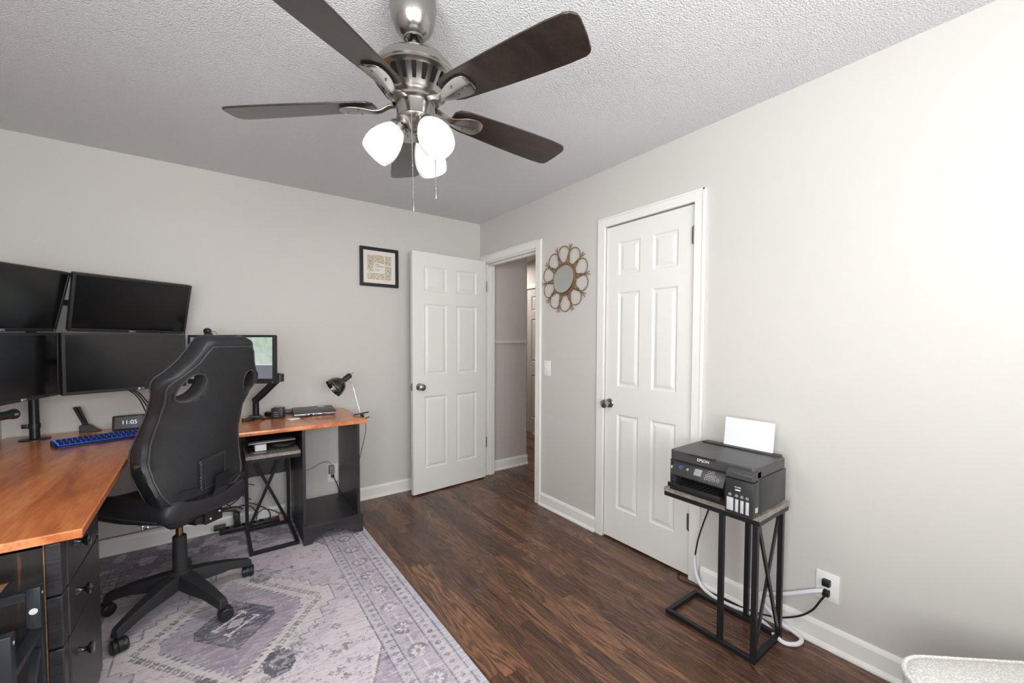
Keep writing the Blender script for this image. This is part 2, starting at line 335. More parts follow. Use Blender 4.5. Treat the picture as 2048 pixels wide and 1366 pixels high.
def spline(P, k=6, closed=False):
    out = []; n = len(P); rng = n if closed else n-1
    for i in range(rng):
        p0 = P[i-1] if (i or closed) else P[0]; p1 = P[i]; p2 = P[(i+1) % n]; p3 = P[(i+2) % n] if (closed or i+2 < n) else P[-1]
        for j in range(k):
            t = j/k; out.append(.5*((2*p1)+(-p0+p2)*t+(2*p0-5*p1+4*p2-p3)*t*t+(-p0+3*p1-3*p2+p3)*t**3))
    if not closed: out.append(P[-1])
    return out
def text(name, s, size, m, parent, M, align='CENTER', ext=.0004, font_sx=1.0):
    cu = bpy.data.curves.new(name, 'FONT'); cu.body = s; cu.size = size; cu.align_x = align; cu.align_y = 'CENTER'; cu.extrude = ext
    cu.space_character = font_sx
    t = bpy.data.objects.new('tmp', cu); C.objects.link(t); dg = bpy.context.evaluated_depsgraph_get()
    me = bpy.data.meshes.new_from_object(t.evaluated_get(dg)); bpy.data.objects.remove(t); me.materials.clear(); me.materials.append(M_[m])
    o = bpy.data.objects.new(name, me); C.objects.link(o); me.transform(M); o.parent = parent; WM[o.name] = WM[parent.name]; return o
XZ = Matrix(((1, 0, 0, 0), (0, 0, -1, 0), (0, 1, 0, 0), (0, 0, 0, 1)))   # local xy drawn on the xz plane, facing -y

# ================================================================ THE ROOM
H = 2.42; XL = -3.02; YB = -4.5
b = MB(); b.box(XL-.15, 3.2, YB-.15, 3.2, -.06, 0); struct(b.build('floor', 'floor'))
b = MB(); b.box(XL-.15, .13, YB-.15, .13, H, H+.06); struct(b.build('ceiling', 'ceil'))
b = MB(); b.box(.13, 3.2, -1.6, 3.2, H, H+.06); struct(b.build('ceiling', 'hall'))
b = MB(); b.box(XL-.13, .13, 0, .13, 0, H); struct(b.build('wall_back', 'wall'))
# right wall with the hall doorway and the closet opening
D1 = (-.865, -.062); D2 = (-2.186, -1.568); DZ = 2.045
b = MB()
for y0, y1, z0, z1 in ((D1[1], 0, 0, H), (D1[0], D1[1], DZ, H), (D2[1], D1[0], 0, H), (D2[0], D2[1], DZ, H), (YB, D2[0], 0, H)):
    b.box(0, .12, y0, y1, z0, z1)
struct(b.build('wall_right', 'wall'))
# left wall with a window, and the wall behind the camera with a wide window
def wall_open(fn, a0, a1, o0, o1, z0, z1):
    b = MB()
    for p, q, r_, s_ in ((a0, o0, 0, H), (o1, a1, 0, H), (o0, o1, 0, z0), (o0, o1, z1, H)): fn(b, p, q, r_, s_)
    return b
struct(wall_open(lambda b, p, q, r_, s_: b.box(XL-.13, XL, p, q, r_, s_), YB-.13, 0, -4.0, -3.1, .9, 2.1).build('wall_left', 'wall'))
struct(wall_open(lambda b, p, q, r_, s_: b.box(p, q, YB-.13, YB, r_, s_), XL, .12, -2.95, -.95, .85, 2.15).build('wall_rear', 'wall'))
def window(n, M, w_, h_):
    b = MB()
    for x0, x1, z0, z1 in ((-w_/2-.06, -w_/2, -.06, h_+.06), (w_/2, w_/2+.06, -.06, h_+.06), (-w_/2, w_/2, h_, h_+.06), (-w_/2, w_/2, -.06, 0)): b.box(x0, x1, -.02, 0, z0, z1, M)
    for x0, x1, z0, z1 in ((-w_/2, -w_/2+.04, 0, h_), (w_/2-.04, w_/2, 0, h_), (-w_/2, w_/2, h_-.04, h_), (-w_/2, w_/2, 0, .04), (-.02, .02, 0, h_), (-w_/2, w_/2, h_/2-.02, h_/2+.02)): b.box(x0, x1, .05, .09, z0, z1, M)
    f = struct(b.build(n, 'trim'))
    p = MB(); p.box(-w_/2+.02, w_/2-.02, .068, .072, .02, h_-.02, M); p.build('pane', 'pane', f)
window('window_1', frame((XL, -3.55, .9), (0, 1, 0), (-1, 0, 0), (0, 0, 1)), .9, 1.2)
window('window_2', frame((-1.95, YB, .85), (1, 0, 0), (0, -1, 0), (0, 0, 1)), 2.0, 1.3)
# hall beyond the doorway
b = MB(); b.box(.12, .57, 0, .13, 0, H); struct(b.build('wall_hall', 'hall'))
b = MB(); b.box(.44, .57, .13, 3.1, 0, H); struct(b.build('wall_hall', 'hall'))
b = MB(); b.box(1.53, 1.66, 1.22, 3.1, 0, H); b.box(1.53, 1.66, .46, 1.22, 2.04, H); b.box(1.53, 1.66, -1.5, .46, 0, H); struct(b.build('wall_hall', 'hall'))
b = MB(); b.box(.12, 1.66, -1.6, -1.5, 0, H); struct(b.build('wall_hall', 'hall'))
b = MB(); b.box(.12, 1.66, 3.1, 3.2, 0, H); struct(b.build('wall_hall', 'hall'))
b = MB(); b.box(.121, .572, -.018, 0, 1.28, 1.305); b.box(.12, .575, -.024, 0, 1.287, 1.298); struct(b.build('trim_5', 'wall'))
b = MB(); b.box(.556, .575, -.004, .02, .09, H); struct(b.build('trim_6', 'hall'))

# baseboards with a quarter-round shoe
PROF = [(0, 0), (.024, 0), (.023, .008), (.016, .02), (.013, .022), (.013, .082), (.009, .092), (.004, .1), (0, .1)]
def baseboard(name, p0, p1, nrm, m='trim'):
    p0, p1, n = V(p0), V(p1), V(nrm)
    b = MB(); b.loft([[tuple(p+n*a+V((0, 0, z))) for a, z in PROF] for p in (p0, p1)]); return struct(b.build(name, m, smooth=0))
baseboard('baseboard_back', (XL, 0, 0), (0, 0, 0), (0, -1, 0))
baseboard('baseboard_right', (0, -1.505, 0), (0, -.915, 0), (-1, 0, 0))
baseboard('baseboard_right', (0, YB, 0), (0, -2.25, 0), (-1, 0, 0))
baseboard('baseboard_left', (XL, YB, 0), (XL, 0, 0), (1, 0, 0))
baseboard('baseboard_hall', (.12, 0, 0), (.585, 0, 0), (0, -1, 0))
baseboard('baseboard_hall', (.57, -.012, 0), (.57, 3, 0), (1, 0, 0))
# casings and jambs
def casing(name, y0, y1, z1, w_=.058, left=True, m='trim'):
    b = MB(); t = .016
    ov = .004 if name == 'trim_1' else 0
    def leg(ya, yb): b.box(-t, 0, ya, yb, 0, z1+w_)
    leg(y0-w_, y0+ov)
    if left: leg(y1-ov, y1+w_)
    b.box(-t+.0005, 0, y0+ov, y1-ov, z1-ov, z1+w_)
    b.box(-t-.004, -t, y0-w_, y0-w_+.012, 0, z1+w_); b.box(-t-.004, -t, y0-w_, y1+(w_ if left else 0), z1+w_-.012, z1+w_)
    # jamb and stops inside the opening
    if name == 'trim_1':
        for ya, yb in ((y0, y0+.016), (y1-.016, y1)): b.box(0, .12, ya, yb, 0, z1)
        b.box(0, .12, y0, y1, z1-.016, z1)
        b.box(.045, .085, y0+.016, y0+.028, 0, z1-.016); b.box(.045, .085, y1-.028, y1-.016, 0, z1-.016); b.box(.045, .085, y0, y1, z1-.03, z1-.016)
    else:
        b.box(.045, .06, y0, y0+.012, 0, z1); b.box(.045, .06, y1-.012, y1, 0, z1)
    return struct(b.build(name, m, bev=.002))
casing('trim_1', D1[0], D1[1], DZ)
casing('trim_2', D2[0], D2[1], DZ)
b = MB(); b.box(.7, .72, D2[0]-.1, D2[1]+.1, 0, 2.2); b.box(.12, .72, D2[0]-.12, D2[0]-.1, 0, 2.2); b.box(.12, .72, D2[1]+.1, D2[1]+.12, 0, 2.2); b.box(.12, .72, D2[0]-.1, D2[1]+.1, 2.18, 2.2); struct(b.build('wall_closet', 'slot'))  # closet walls coloured near-black to paint the shade in the door gaps
b = MB()
for ya, yb in ((1.212, 1.27), (.41, .46)): b.box(1.512, 1.53, ya, yb, 0, 2.1)
b.box(1.512, 1.53, .41, 1.27, 2.04, 2.1); struct(b.build('trim_3', 'trim'))
b = MB(); b.box(.02, .026, D1[0]+.016, D1[1]-.016, 0, .0008); struct(b.build('trim_4', 'rackwood'))

# ---------------------------------------------------------------- six panel doors
def panel_door(b, w_, h_, t, M, sx=1.0):
    st = .108*sx; mu = .098*sx; pw = (w_-2*st-mu)/2
    xs = [0, st, st+pw, st+pw+mu, w_-st, w_]; zs = [0, .205, .82, 1.0, 1.6, 1.71, 1.915, h_]
    panes = {(i, j) for i in (1, 3) for j in (1, 3, 5)}
    for side in (0, 1):
        y = 0 if side == 0 else t; sg = 1 if side == 0 else -1
        def P(x, d, z): return (x, y+sg*d, z)
        for i in range(5):
            for j in range(7):
                x0, x1, z0, z1 = xs[i], xs[i+1], zs[j], zs[j+1]
                if (i, j) not in panes:
                    vs = [b.bm.verts.new(P(*q)) for q in ((x0, 0, z0), (x1, 0, z0), (x1, 0, z1), (x0, 0, z1))]; b.bm.faces.new(vs); b._t(vs, M); continue
                rings = []
                for ins, d in ((0, 0), (.009, .008), (.016, .0085), (.034, .002), (.04, .0015)):
                    rings.append([P(x0+ins, d, z0+ins), P(x1-ins, d, z0+ins), P(x1-ins, d, z1-ins), P(x0+ins, d, z1-ins)])
                vs = [[b.bm.verts.new(p) for p in r_] for r_ in rings]
                for a, c in zip(vs, vs[1:]):
                    for k in range(4): b.bm.faces.new((a[k], a[(k+1) % 4], c[(k+1) % 4], c[k]))
                b.bm.faces.new(vs[-1]); b._t([v for r_ in vs for v in r_], M)
    b.box(0, w_, .0003, t-.0003, 0, .002, M); b.box(0, w_, .0003, t-.0003, h_-.002, h_, M); b.box(0, .002, .0003, t-.0003, 0, h_, M); b.box(w_-.002, w_, .0003, t-.0003, 0, h_, M)
def knob(par, M, mname='nickel', name='handle'):
    b = MB(); b.lathe([(.0, 0), (.031, 0), (.031, .003), (.027, .008), (.013, .011), (.011, .028), (.016, .034), (.027, .042), (.0285, .052), (.026, .062), (.016, .068), (0.0, .069)], 28, M, cap=False)
    return b.build(name, mname, par)
def hinge(par, M, mname='hinge'):
    b = MB(); b.cyl((0, 0, -.045), (0, 0, .045), .0065, n=12)
    for z in (-.028, -.009, .009, .028): b.cyl((0, 0, z-.0006), (0, 0, z+.0006), .0072, n=12)
    b.cyl((0, 0, .045), (0, 0, .05), .005, .002, n=12); b.cyl((0, 0, -.05), (0, 0, -.045), .002, .005, n=12); b.box(-.012, .014, .003, .005, -.045, .045)
    b._t(b.bm.verts, M); return b.build('hinge', mname, par)
# open door, hinged at the doorway's left jamb, swung back along the back wall
a = R(4.34); dirx = V((-math.cos(a), -math.sin(a), 0)); nrm = V((math.sin(a), -math.cos(a), 0))
Mopen = frame((-.0186, -.1334, .012), dirx, -nrm, (0, 0, 1))
# x from the hinge edge to the latch edge, y into the door (room face at y=0)
d1 = bpy.data.objects.new('door_1', None); C.objects.link(d1); d1.matrix_world = Mopen; WM['door_1'] = Mopen; struct(d1)
b = MB(); panel_door(b, .75, 2.03, .035, Matrix()); b.build('door_panel', 'door', d1, smooth=0)
kz = .905
knob(d1, frame((.69, 0, kz), (1, 0, 0), (0, 0, 1), (0, -1, 0))); knob(d1, frame((.69, .035, kz), (1, 0, 0), (0, 0, -1), (0, 1, 0)))
b = MB(); b.box(.75, .7515, .006, .03, kz-.03, kz+.03); b.box(.75, .761, .012, .024, kz-.009, kz+.009); b.build('latch', 'hinge', d1)
for z in (1.80, .33): hinge(d1, Matrix.Translation((-.006, .002, z)))
# closed closet door
d2m = frame((.004, D2[0]+.004, .012), (0, 1, 0), (1, 0, 0), (0, 0, 1))
d2 = bpy.data.objects.new('door_2', None); C.objects.link(d2); d2.matrix_world = d2m; WM['door_2'] = d2m; struct(d2)
b = MB(); panel_door(b, .61, 2.026, .035, Matrix(), .905); b.build('door_panel', 'door', d2, smooth=0)
knob(d2, frame((.572, 0, .885), (1, 0, 0), (0, 0, 1), (0, -1, 0)))
for z in (1.86, .30): hinge(d2, Matrix.Translation((.001, -.012, z)))
# far hall door
d3m = frame((1.53, .462, .012), (0, 1, 0), (1, 0, 0), (0, 0, 1))
d3 = bpy.data.objects.new('door_3', None); C.objects.link(d3); d3.matrix_world = d3m; WM['door_3'] = d3m; struct(d3)
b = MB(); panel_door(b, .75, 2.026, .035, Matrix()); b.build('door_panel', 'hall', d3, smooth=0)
for z in (1.8, 1.05, .3): hinge(d3, Matrix.Translation((.754, -.004, z)))

# ================================================================ RUG
def build_rug():
    x0, x1, y0, y1 = -2.79, -1.27, -2.31, -.03; s = .0065
    nx = int((x1-x0)/s); ny = int((y1-y0)/s)
    xs = np.linspace(x0, x1, nx+1); ys = np.linspace(y0, y1, ny+1)
    X, Y = np.meshgrid((xs[:-1]+xs[1:])/2+2.03, (ys[:-1]+ys[1:])/2+1.17); AX, AY = np.abs(X), np.abs(Y)
    L = lambda *c: np.array(lin(*c)[:3])
    cream, lav, lav2, char, grey = L(228, 220, 219), L(192, 183, 196), L(164, 154, 172), L(82, 84, 98), L(124, 120, 132)
    col = np.zeros(X.shape+(3,)); col[:] = L(222, 213, 219)
    def put(mask, c, a=1.0): col[mask] = col[mask]*(1-a)+c*a
    rs = np.random.RandomState(3)
    def smooth_noise(k):
        g = rs.rand(ny//k+3, nx//k+3); yi = np.arange(ny)/k; xi = np.arange(nx)/k; a = yi.astype(int); b_ = xi.astype(int); fy = (yi-a)[:, None]; fx = (xi-b_)[None]
        return (g[a][:, b_]*(1-fy)*(1-fx)+g[a+1][:, b_]*fy*(1-fx)+g[a][:, b_+1]*(1-fy)*fx+g[a+1][:, b_+1]*fy*fx)
    d = np.minimum(.76-AX, 1.14-AY)                         # distance from the edge
    n1 = smooth_noise(26); n2 = smooth_noise(9)
    # outer field tone
    put(n1 > .5, lav, .5)
    # corner pieces
    cv = AY-.48-(.52-AX)*1.93; cp = cv > 0; put(cp, lav2, .75); put(np.abs(cv+.02) < .014, cream, .95); put(np.abs(cv) < .010, grey, .8)
    # small motifs scattered in the field (stars, diamonds and crosses drawn from little cells)
    def motif(cx, cy, k, c, r=.026, a=.8):
        u, v = (X-cx)/r, (Y-cy)/r; au, av = np.abs(u), np.abs(v)
        if k == 0: m = (au+av < 1)&(au+av > .45)
        elif k == 1: m = ((au < .28)|(av < .28))&(au < 1)&(av < 1)
        elif k == 2: m = (np.abs(au-av) < .3)&(np.maximum(au, av) < 1)
        elif k == 3: m = (au+av < 1.1)&((au > .2)|(av > .2))&~((np.abs(au-.45) < .12)&(np.abs(av-.45) < .12))
        elif k == 4: m = (((np.abs(u-.0) < .2)&(av < 1))|((np.abs(v-.5) < .18)&(au < .7))|((np.abs(v+.4) < .18)&(au < .5)))
        put(m, c, a)
    pts = []
    for i in range(280):
        cx, cy = rs.uniform(-.5, .5), rs.uniform(-.86, .86)
        if all((cx-p)**2+(cy-q)**2 > .044**2 for p, q in pts): pts.append((cx, cy)); motif(cx, cy, rs.randint(0, 5), [char, grey, lav2, grey][rs.randint(0, 4)], rs.uniform(.012, .026), .68)
    # thin leaning outlines in the field
    for k in range(10):
        cx, cy = rs.uniform(-.5, .5), rs.uniform(-.8, .8); sl = rs.choice([-1, 1])*rs.uniform(.6, 1.6)
        put((np.abs((Y-cy)-sl*(X-cx)) < .006)&(np.abs(X-cx) < .07), grey, .5)
    # stepped cream lozenge with its lavender heart
    q = .0375; SX, SY = np.floor(AX/q)*q, np.floor(AY/q)*q
    hexo = (SX+SY*.78 < .42)&(SX < .39); hexl = (np.floor((AX-.006)/q)*q+np.floor((AY-.006)/q)*q*.78 < .42)&(SX < .395)
    edge = hexo.copy(); er = hexo.copy(); er[1:-1, 1:-1] = hexo[1:-1, 1:-1]&hexo[:-2, 1:-1]&hexo[2:, 1:-1]&hexo[1:-1, :-2]&hexo[1:-1, 2:]
    put(hexo, L(228, 220, 218), .85); put(hexo&~er, char, .7)
    for k in range(13):
        t_ = k/12
        for sx in (-1, 1):
            for sy in (-1, 1):
                motif(sx*(.345-.285*t_), sy*(.015+.36*t_), 3 if k % 2 else 0, char if k % 2 else grey, .019, .75)
    inner = (AX+AY*.75 < .285)&(AX < .265); put(inner, lav2, .85); put(inner&(n2 > .5), lav, .45); put(inner&(n1 > .55), L(140, 130, 150), .4)
    rim = (np.abs(AX+AY*.75-.292) < .009)&(np.floor(AY/.012) % 2 == 0)&(AX < .27); put(rim, char, .8)
    # dark centre medallion with cream hooks
    med = (AX+AY*.9 < .18)&(AX < .155); put(med, char, .95); put(med&(np.abs(AX+AY*.9-.155) < .008)&(n2 > .35), grey, .9)
    kk = (X*.8+Y*.6); k2 = (-X*.6+Y*.8)
    put((np.abs(np.abs(k2)-.042) < .006)&(np.abs(kk) < .07), cream); put((np.abs(np.abs(kk)-.07) < .006)&(np.abs(k2) < .055)&(np.abs(k2) > .02), cream)
    put((np.abs(kk)+np.abs(k2)*1.6 < .045), lav); put((np.abs(kk)+np.abs(k2)*1.6 < .045)&(np.abs(kk)+np.abs(k2)*1.6 > .036), cream)
    # dark hexagons at the four shoulders
    for sx in (-1, 1):
        for sy in (-1, 1):
            u, v = X-sx*.13, Y-sy*.375; g = (np.abs(u)+np.abs(v)*.6 < .072)&(np.abs(u) < .056)&(np.abs(v) < .075); put(g, char, .92)
            put(g&(np.abs(np.abs(u)+np.abs(v)*.8-.03) < .008), L(170, 164, 172), .8); put(g&(n2 > .6), grey, .6)
    # border: bands and lines
    put(d < .27, lav, .45); put(d < .27, L(200, 194, 206), .45)
    put((d > .10)&(d < .205), lav, .8)
    s_along = np.where((.76-AX) < (1.14-AY), Y, X)
    for lo, hi in ((.042, .088), (.213, .255)):
        band = (d > lo)&(d < hi); put(band, L(208, 202, 210), .8)
        ph = np.mod(s_along, .042)-.021; dd = d-(lo+hi)/2; put(band&(np.abs(ph)+np.abs(dd) < .014)&(np.abs(ph)+np.abs(dd) > .006), char, .55); put(band&(np.abs(ph) < .004)&(np.abs(dd) < .016), char, .45)
    ph = np.mod(s_along+.05, .17)-.085; dd = d-.152; band = (d > .10)&(d < .205)
    rr = np.sqrt(ph**2+dd**2); put(band&(rr < .045)&(n2 > .32), char, .55); put(band&(rr < .03)&((np.abs(ph) < .007)|(np.abs(dd) < .007)|(np.abs(np.abs(ph)-np.abs(dd)) < .005)), cream, .95); put(band&(rr < .012), L(160, 150, 160))
    put(band&(np.abs(np.abs(ph)-.085) < .03)&(np.abs(dd) < .004), cream, .9); ph2 = np.abs(ph)-.085
    put(band&(np.abs(ph2)+np.abs(dd) < .03)&(np.abs(dd) > .006), lav2, .7)
    for l in (.032, .094, .209, .262): put(np.abs(d-l) < .0035, L(104, 102, 118), .75)
    put(d < .028, L(196, 196, 208))
    # wear: worn-off specks gathered in patches, and dark traces left in others
    for k_, thr, am, cc in ((3, 1.18, .62, L(222, 214, 220)), (2, 1.28, .55, L(222, 214, 220)), (4, 1.26, .5, L(136, 130, 148)), (2, 1.36, .55, L(108, 106, 122))):
        pn = smooth_noise(k_)*.75+smooth_noise(18)*.55+rs.rand(ny, nx)*.35; put(pn > thr-.06, cc, am)
    f = np.clip((n1-.4)*.8, 0, .34)[..., None]*(.4+.6*smooth_noise(5)[..., None]); col[:] = col*(1-f)+L(216, 209, 214)*f
    st = np.repeat(rs.rand(ny, nx//5+2), 5, axis=1)[:, :nx]; st = (st+np.roll(st, 2, 1)+np.roll(st, 4, 1))/3
    fa = np.clip((st-.56)*1.5, 0, .4)[..., None]; col[:] = col*(1-fa)+L(216, 209, 213)*fa
    fd = np.clip((.42-st)*1.4, 0, .26)[..., None]; col[:] = col*(1-fd)+L(140, 134, 146)*fd
    # ground pale crease line parallel to the far edge
    put((np.abs(Y-.80-.12*(0-X)*.0) < .004), L(225, 222, 224), .8)
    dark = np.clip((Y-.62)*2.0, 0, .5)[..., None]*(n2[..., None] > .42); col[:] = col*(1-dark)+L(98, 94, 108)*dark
    zt = .008
    VX, VY = np.meshgrid(xs, ys); nv = VX.size; co_ = np.stack([VX.ravel(), VY.ravel(), np.full(nv, zt)], 1)
    idx = np.arange(nv).reshape(VX.shape); quads = np.stack([idx[:-1, :-1], idx[:-1, 1:], idx[1:, 1:], idx[1:, :-1]], -1).reshape(-1, 4)
    # a skirt to the floor
    rim_ = np.concatenate([idx[0, :], idx[1:, -1], idx[-1, -2::-1], idx[-2:0:-1, 0]]); low = co_[rim_].copy(); low[:, 2] = 0.0002
    k = len(rim_); li = nv+np.arange(k); nx_ = np.roll(np.arange(k), -1); sk = np.stack([rim_, rim_[nx_], li[nx_], li], 1)[:, ::-1]
    allv = np.concatenate([co_, low]); allq = np.concatenate([quads, sk]); cen = np.array([-2.03, -1.17, 0]); allv = allv-cen
    me = bpy.data.meshes.new('area_rug'); me.from_pydata(allv.tolist(), [], allq.tolist()); me.update()
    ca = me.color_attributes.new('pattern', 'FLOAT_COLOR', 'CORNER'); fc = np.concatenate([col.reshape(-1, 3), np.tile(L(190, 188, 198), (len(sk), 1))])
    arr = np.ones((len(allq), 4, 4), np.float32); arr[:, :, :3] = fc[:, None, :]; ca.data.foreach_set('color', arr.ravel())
    me.materials.append(M_['rug']); o = bpy.data.objects.new('area_rug', me); C.objects.link(o); o.location = cen
    tag(o, 'faded lavender and grey patterned rug lying under the desk and chair', 'rug')
build_rug()
RZ = .0085    # top of the rug

# ================================================================ DESK
DT = .775
desk = root('corner_desk', 'large L-shaped corner desk with cherry top on black drawer pedestal and open shelf unit', 'desk', (-2.2, -.6, RZ))
poly = [(-3.0, -.03), (-1.28, -.03), (-1.265, -.615), (-2.10, -.615), (-2.412, -.84), (-2.395, -1.775), (-3.0, -1.79)]
b = MB(); b.prism(poly, DT-.026, DT); b.build('tabletop', 'cherry', desk, True, bev=.003)
# left pedestal with three drawers facing the chair
PX0, PX1, PY0, PY1 = -2.97, -2.475, -1.745, -1.30
b = MB(); b.box(PX0, PX1, PY0, PY0+.018, RZ, DT-.026); b.box(PX0, PX1, PY1-.018, PY1, RZ, DT-.026); b.box(PX0, PX0+.012, PY0, PY1, RZ, DT-.026)
b.box(PX0, PX1, PY0, PY1, DT-.044, DT-.0262); b.box(PX0, PX1, PY0, PY1, .06, .078); b.box(PX1-.03, PX1-.012, PY0+.018, PY1-.018, RZ, .06)
b.build('pedestal_case', 'worn', desk, True, bev=.0015)
b = MB(); b.box(PX1-.0025, PX1+.0003, PY0-.0008, PY0+.001, .08, DT-.028); b.build('worn_edge', 'rattan', desk, True)
for z0, z1 in ((.592, .738), (.442, .586), (.085, .436)):
    g = MB(); g.box(PX1+.001, PX1+.031, PY0-.002, PY1+.002, z0, z1); g.box(PX1+.029, PX1+.034, PY0+.05, PY1-.05, z0+.0, z1-.0)
    dr = g.build('drawer', 'blackwood', desk, True, bev=.003)
    q = MB(); cz = z1-.088 if z1-z0 > .2 else (z0+z1)/2+.022; q.lathe([(0, 0), (.012, 0), (.009, .006), (.0065, .012), (.008, .018), (.016, .024), (.0175, .03), (.014, .034), (0, .035)], 20, frame((PX1+.034, -1.62, cz), (0, 1, 0), (0, 0, 1), (1, 0, 0)), cap=False)
    q.build('knob', 'gloss', dr, True)
# modesty panel along the wall
b = MB(); b.box(-2.42, -1.66, -.085, -.068, .36, DT-.027); b.build('modesty_panel', 'blackwood', desk, True)
# right open unit
UX0, UX1, UY0, UY1 = -1.652, -1.302, -.56, -.05
b = MB(); b.box(UX0, UX0+.018, UY0, UY1, RZ+.0, DT-.027); b.build('side_panel', 'blackwood', desk, True, bev=.001)
b = MB(); b.box(UX1-.018, UX1, UY0, UY1, RZ+.0, DT-.027)
for z in (.2, .22, .6, .64): b.cyl((UX1-.018, UY0+.03, z), (UX1-.019, UY0+.03, z), .0025, n=8)
b.build('side_panel', 'blackwood', desk, True, bev=.001)
b = MB(); b.box(UX0+.018, UX1-.018, UY0, UY1, .098, .116); b.build('bottom_shelf', 'blackwood', desk, True)
# arched plinth with moulded cap
b = MB(); arch = [(UX0-.004, RZ), (UX0+.045, RZ)]
for i in range(15): t_ = i/14; arch.append((UX0+.045+(UX1-UX0-.09)*t_, RZ+.062*math.sin(math.pi*t_)**.62 if 0 < t_ < 1 else RZ))
arch += [(UX1-.045, RZ), (UX1+.012, RZ), (UX1+.012, .112), (UX0-.004, .112)]
arch = [p for i, p in enumerate(arch) if i == 0 or (abs(p[0]-arch[i-1][0])+abs(p[1]-arch[i-1][1])) > 1e-5]
b.prism(arch, 0, .02, frame((0, -.562, 0), (1, 0, 0), (0, 0, 1), (0, -1, 0)))
b.box(UX0-.006, UX1+.014, -.588, -.562, .112, .124); b.box(UX0-.004, UX1+.012, -.584, -.562, .124, .13)
b.box(UX1+.0, UX1+.012, -.562, UY1, RZ, .112)
b.build('arched_plinth', 'blackwood', desk, True, bev=.0015)

# ---------------------------------------------------------------- slim metal side tables (same make: one under the desk, one for the printer)
def side_table(name, label, O, ux, uy, W_, L_, Hh, mid, zf=0.0, xplane='end', mwood='rackwood'):
    """O: foot corner; ux: across (W_), uy: along (L_). The X end stands at uy=L_."""
    M = frame(O, ux, uy, (0, 0, 1)); t = root(name, label, 'side table', M=M); s = .02
    b = MB(); b.box(-.012, W_+.012, -.012, L_+.012, Hh-.02, Hh); b.build('tabletop', mwood, t, bev=.001)
    b = MB()
    for z in (Hh-.04,):
        b.box(-.01, W_+.01, -.01, s-.01, z, z+.02); b.box(-.01, W_+.01, L_-s+.01, L_+.01, z, z+.02); b.box(-.01, s-.01, s-.01, L_-s+.01, z, z+.02); b.box(W_-s+.01, W_+.01, s-.01, L_-s+.01, z, z+.02)
    b.build('top_frame', 'satin', t)
    b = MB(); b.box(0, W_, 0, s, 0, s); b.box(0, W_, L_-s, L_, 0, s); b.box(0, s, s, L_-s, 0, s); b.box(W_-s, W_, s, L_-s, 0, s); b.build('foot_frame', 'satin', t, bev=.001)
    ys = [L_-s] + ([mid] if mid else [])
    for y in ys:
        for x in (0, W_-s):
            b = MB(); b.box(x, x+s, y, y+s, s, Hh-.04); b.build('leg', 'satin', t, bev=.001)
    for (p, q, o_) in (((s, s), (W_-s, Hh-.04), -.004), ((W_-s, s), (s, Hh-.04), .004)):
        b = MB(); b.bar((p[0], L_-s/2+o_, p[1]), (q[0], L_-s/2+o_, q[1]), .018, .008, up=(0, 1, 0)); b.build('brace', 'satin', t)
    return t
side_table('metal_side_table', 'slim black metal X-frame table with grey wood top holding the printer', (-.36, -2.275, 0), (1, 0, 0), (0, -1, 0), .262, .40, .612, .245)
side_table('metal_side_table', 'slim black metal X-frame table pushed under the cherry desk beside the chair', (-1.67, -.53, RZ), (-1, 0, 0), (0, 1, 0), .268, .40, .612-RZ, None)

# ================================================================ OFFICE CHAIR
hub = V((-2.24, -.865, RZ)); psi = R(140.8); nB = V((math.sin(psi), math.cos(psi), 0)); fw = -nB; rt = V((-nB.y, nB.x, 0))
# chair frame: x = right seen from behind, y = forward, z = up
rt = fw.cross(V((0, 0, 1)))
MC = frame(hub, rt, fw, (0, 0, 1))
ch = root('office_chair', 'black racing-style office chair with mesh back, seen from behind at the desk', 'chair', M=MC)
# backrest
th = R(15); bo = MC.inverted() @ V((-2.152, -1.012, .5)); bup = V((0, -math.sin(th), math.cos(th))); bn = V((0, math.cos(th), math.sin(th)))   # bn: forward normal
MBk = frame(bo, (1, 0, 0), bn, bup)      # backrest frame: x right, y into the cushion (forward), z up along the back
PW = [(-.03, .120), (.04, .150), (.11, .182), (.16, .198), (.21, .210), (.27, .217), (.35, .210), (.41, .206), (.47, .199), (.545, .204), (.61, .222), (.636, .214), (.675, .176), (.723, .142), (.775, .120), (.835, .102)]
WR = [(-.03, 0), (.12, .0), (.158, .02), (.21, .06), (.27, .095), (.35, .11), (.47, .10), (.545, .078), (.61, .058), (.675, .03), (.73, .01), (.78, 0), (.86, 0)]
DP = [(-.03, .09), (.1, .12), (.2, .165), (.3, .178), (.45, .152), (.6, .125), (.7, .105), (.8, .090), (.835, .085)]
def itp(T, h):
    if h <= T[0][0]: return T[0][1]
    for (a0, v0), (a1, v1) in zip(T, T[1:]):
        if h <= a1:
            t_ = (h-a0)/(a1-a0); t_ = t_*t_*(3-2*t_)*.5+t_*.5; return v0+(v1-v0)*t_
    return T[-1][1]
def back_loop(h, k=1.0):
    w_ = itp(PW, h)*k; D = itp(DP, h)*(.6+.4*k)
    q = itp(WR, h)
    half = [(w_*.0, .0), (w_*.28, q*.08), (w_*.5, q*.25), (w_*.7, q*.49), (w_*.88, q*.78+.001), (w_, q+.010), (w_+.006, q+.014), (w_+.007, (q+D)/2), (w_+.005, D-.014), (w_, D), (w_-.018, D+.003), (w_-.036, D-.012), (w_-.05, max(D-.05, q+.035)), (w_*.5, .04+q*.35), (0, .04)]
    return [(x, y) for x, y in half]+[(-x, y) for x, y in half[-2:0:-1]]
b = MB(); hs = [-.03+.845*i/44 for i in range(45)]; loops = []
for i, h in enumerate(hs):
    loops.append([(x, y, h) for x, y in back_loop(h)])
cy = lambda l: [(x*.8, .03+(y-.03)*.7, z+.018) for x, y, z in l]
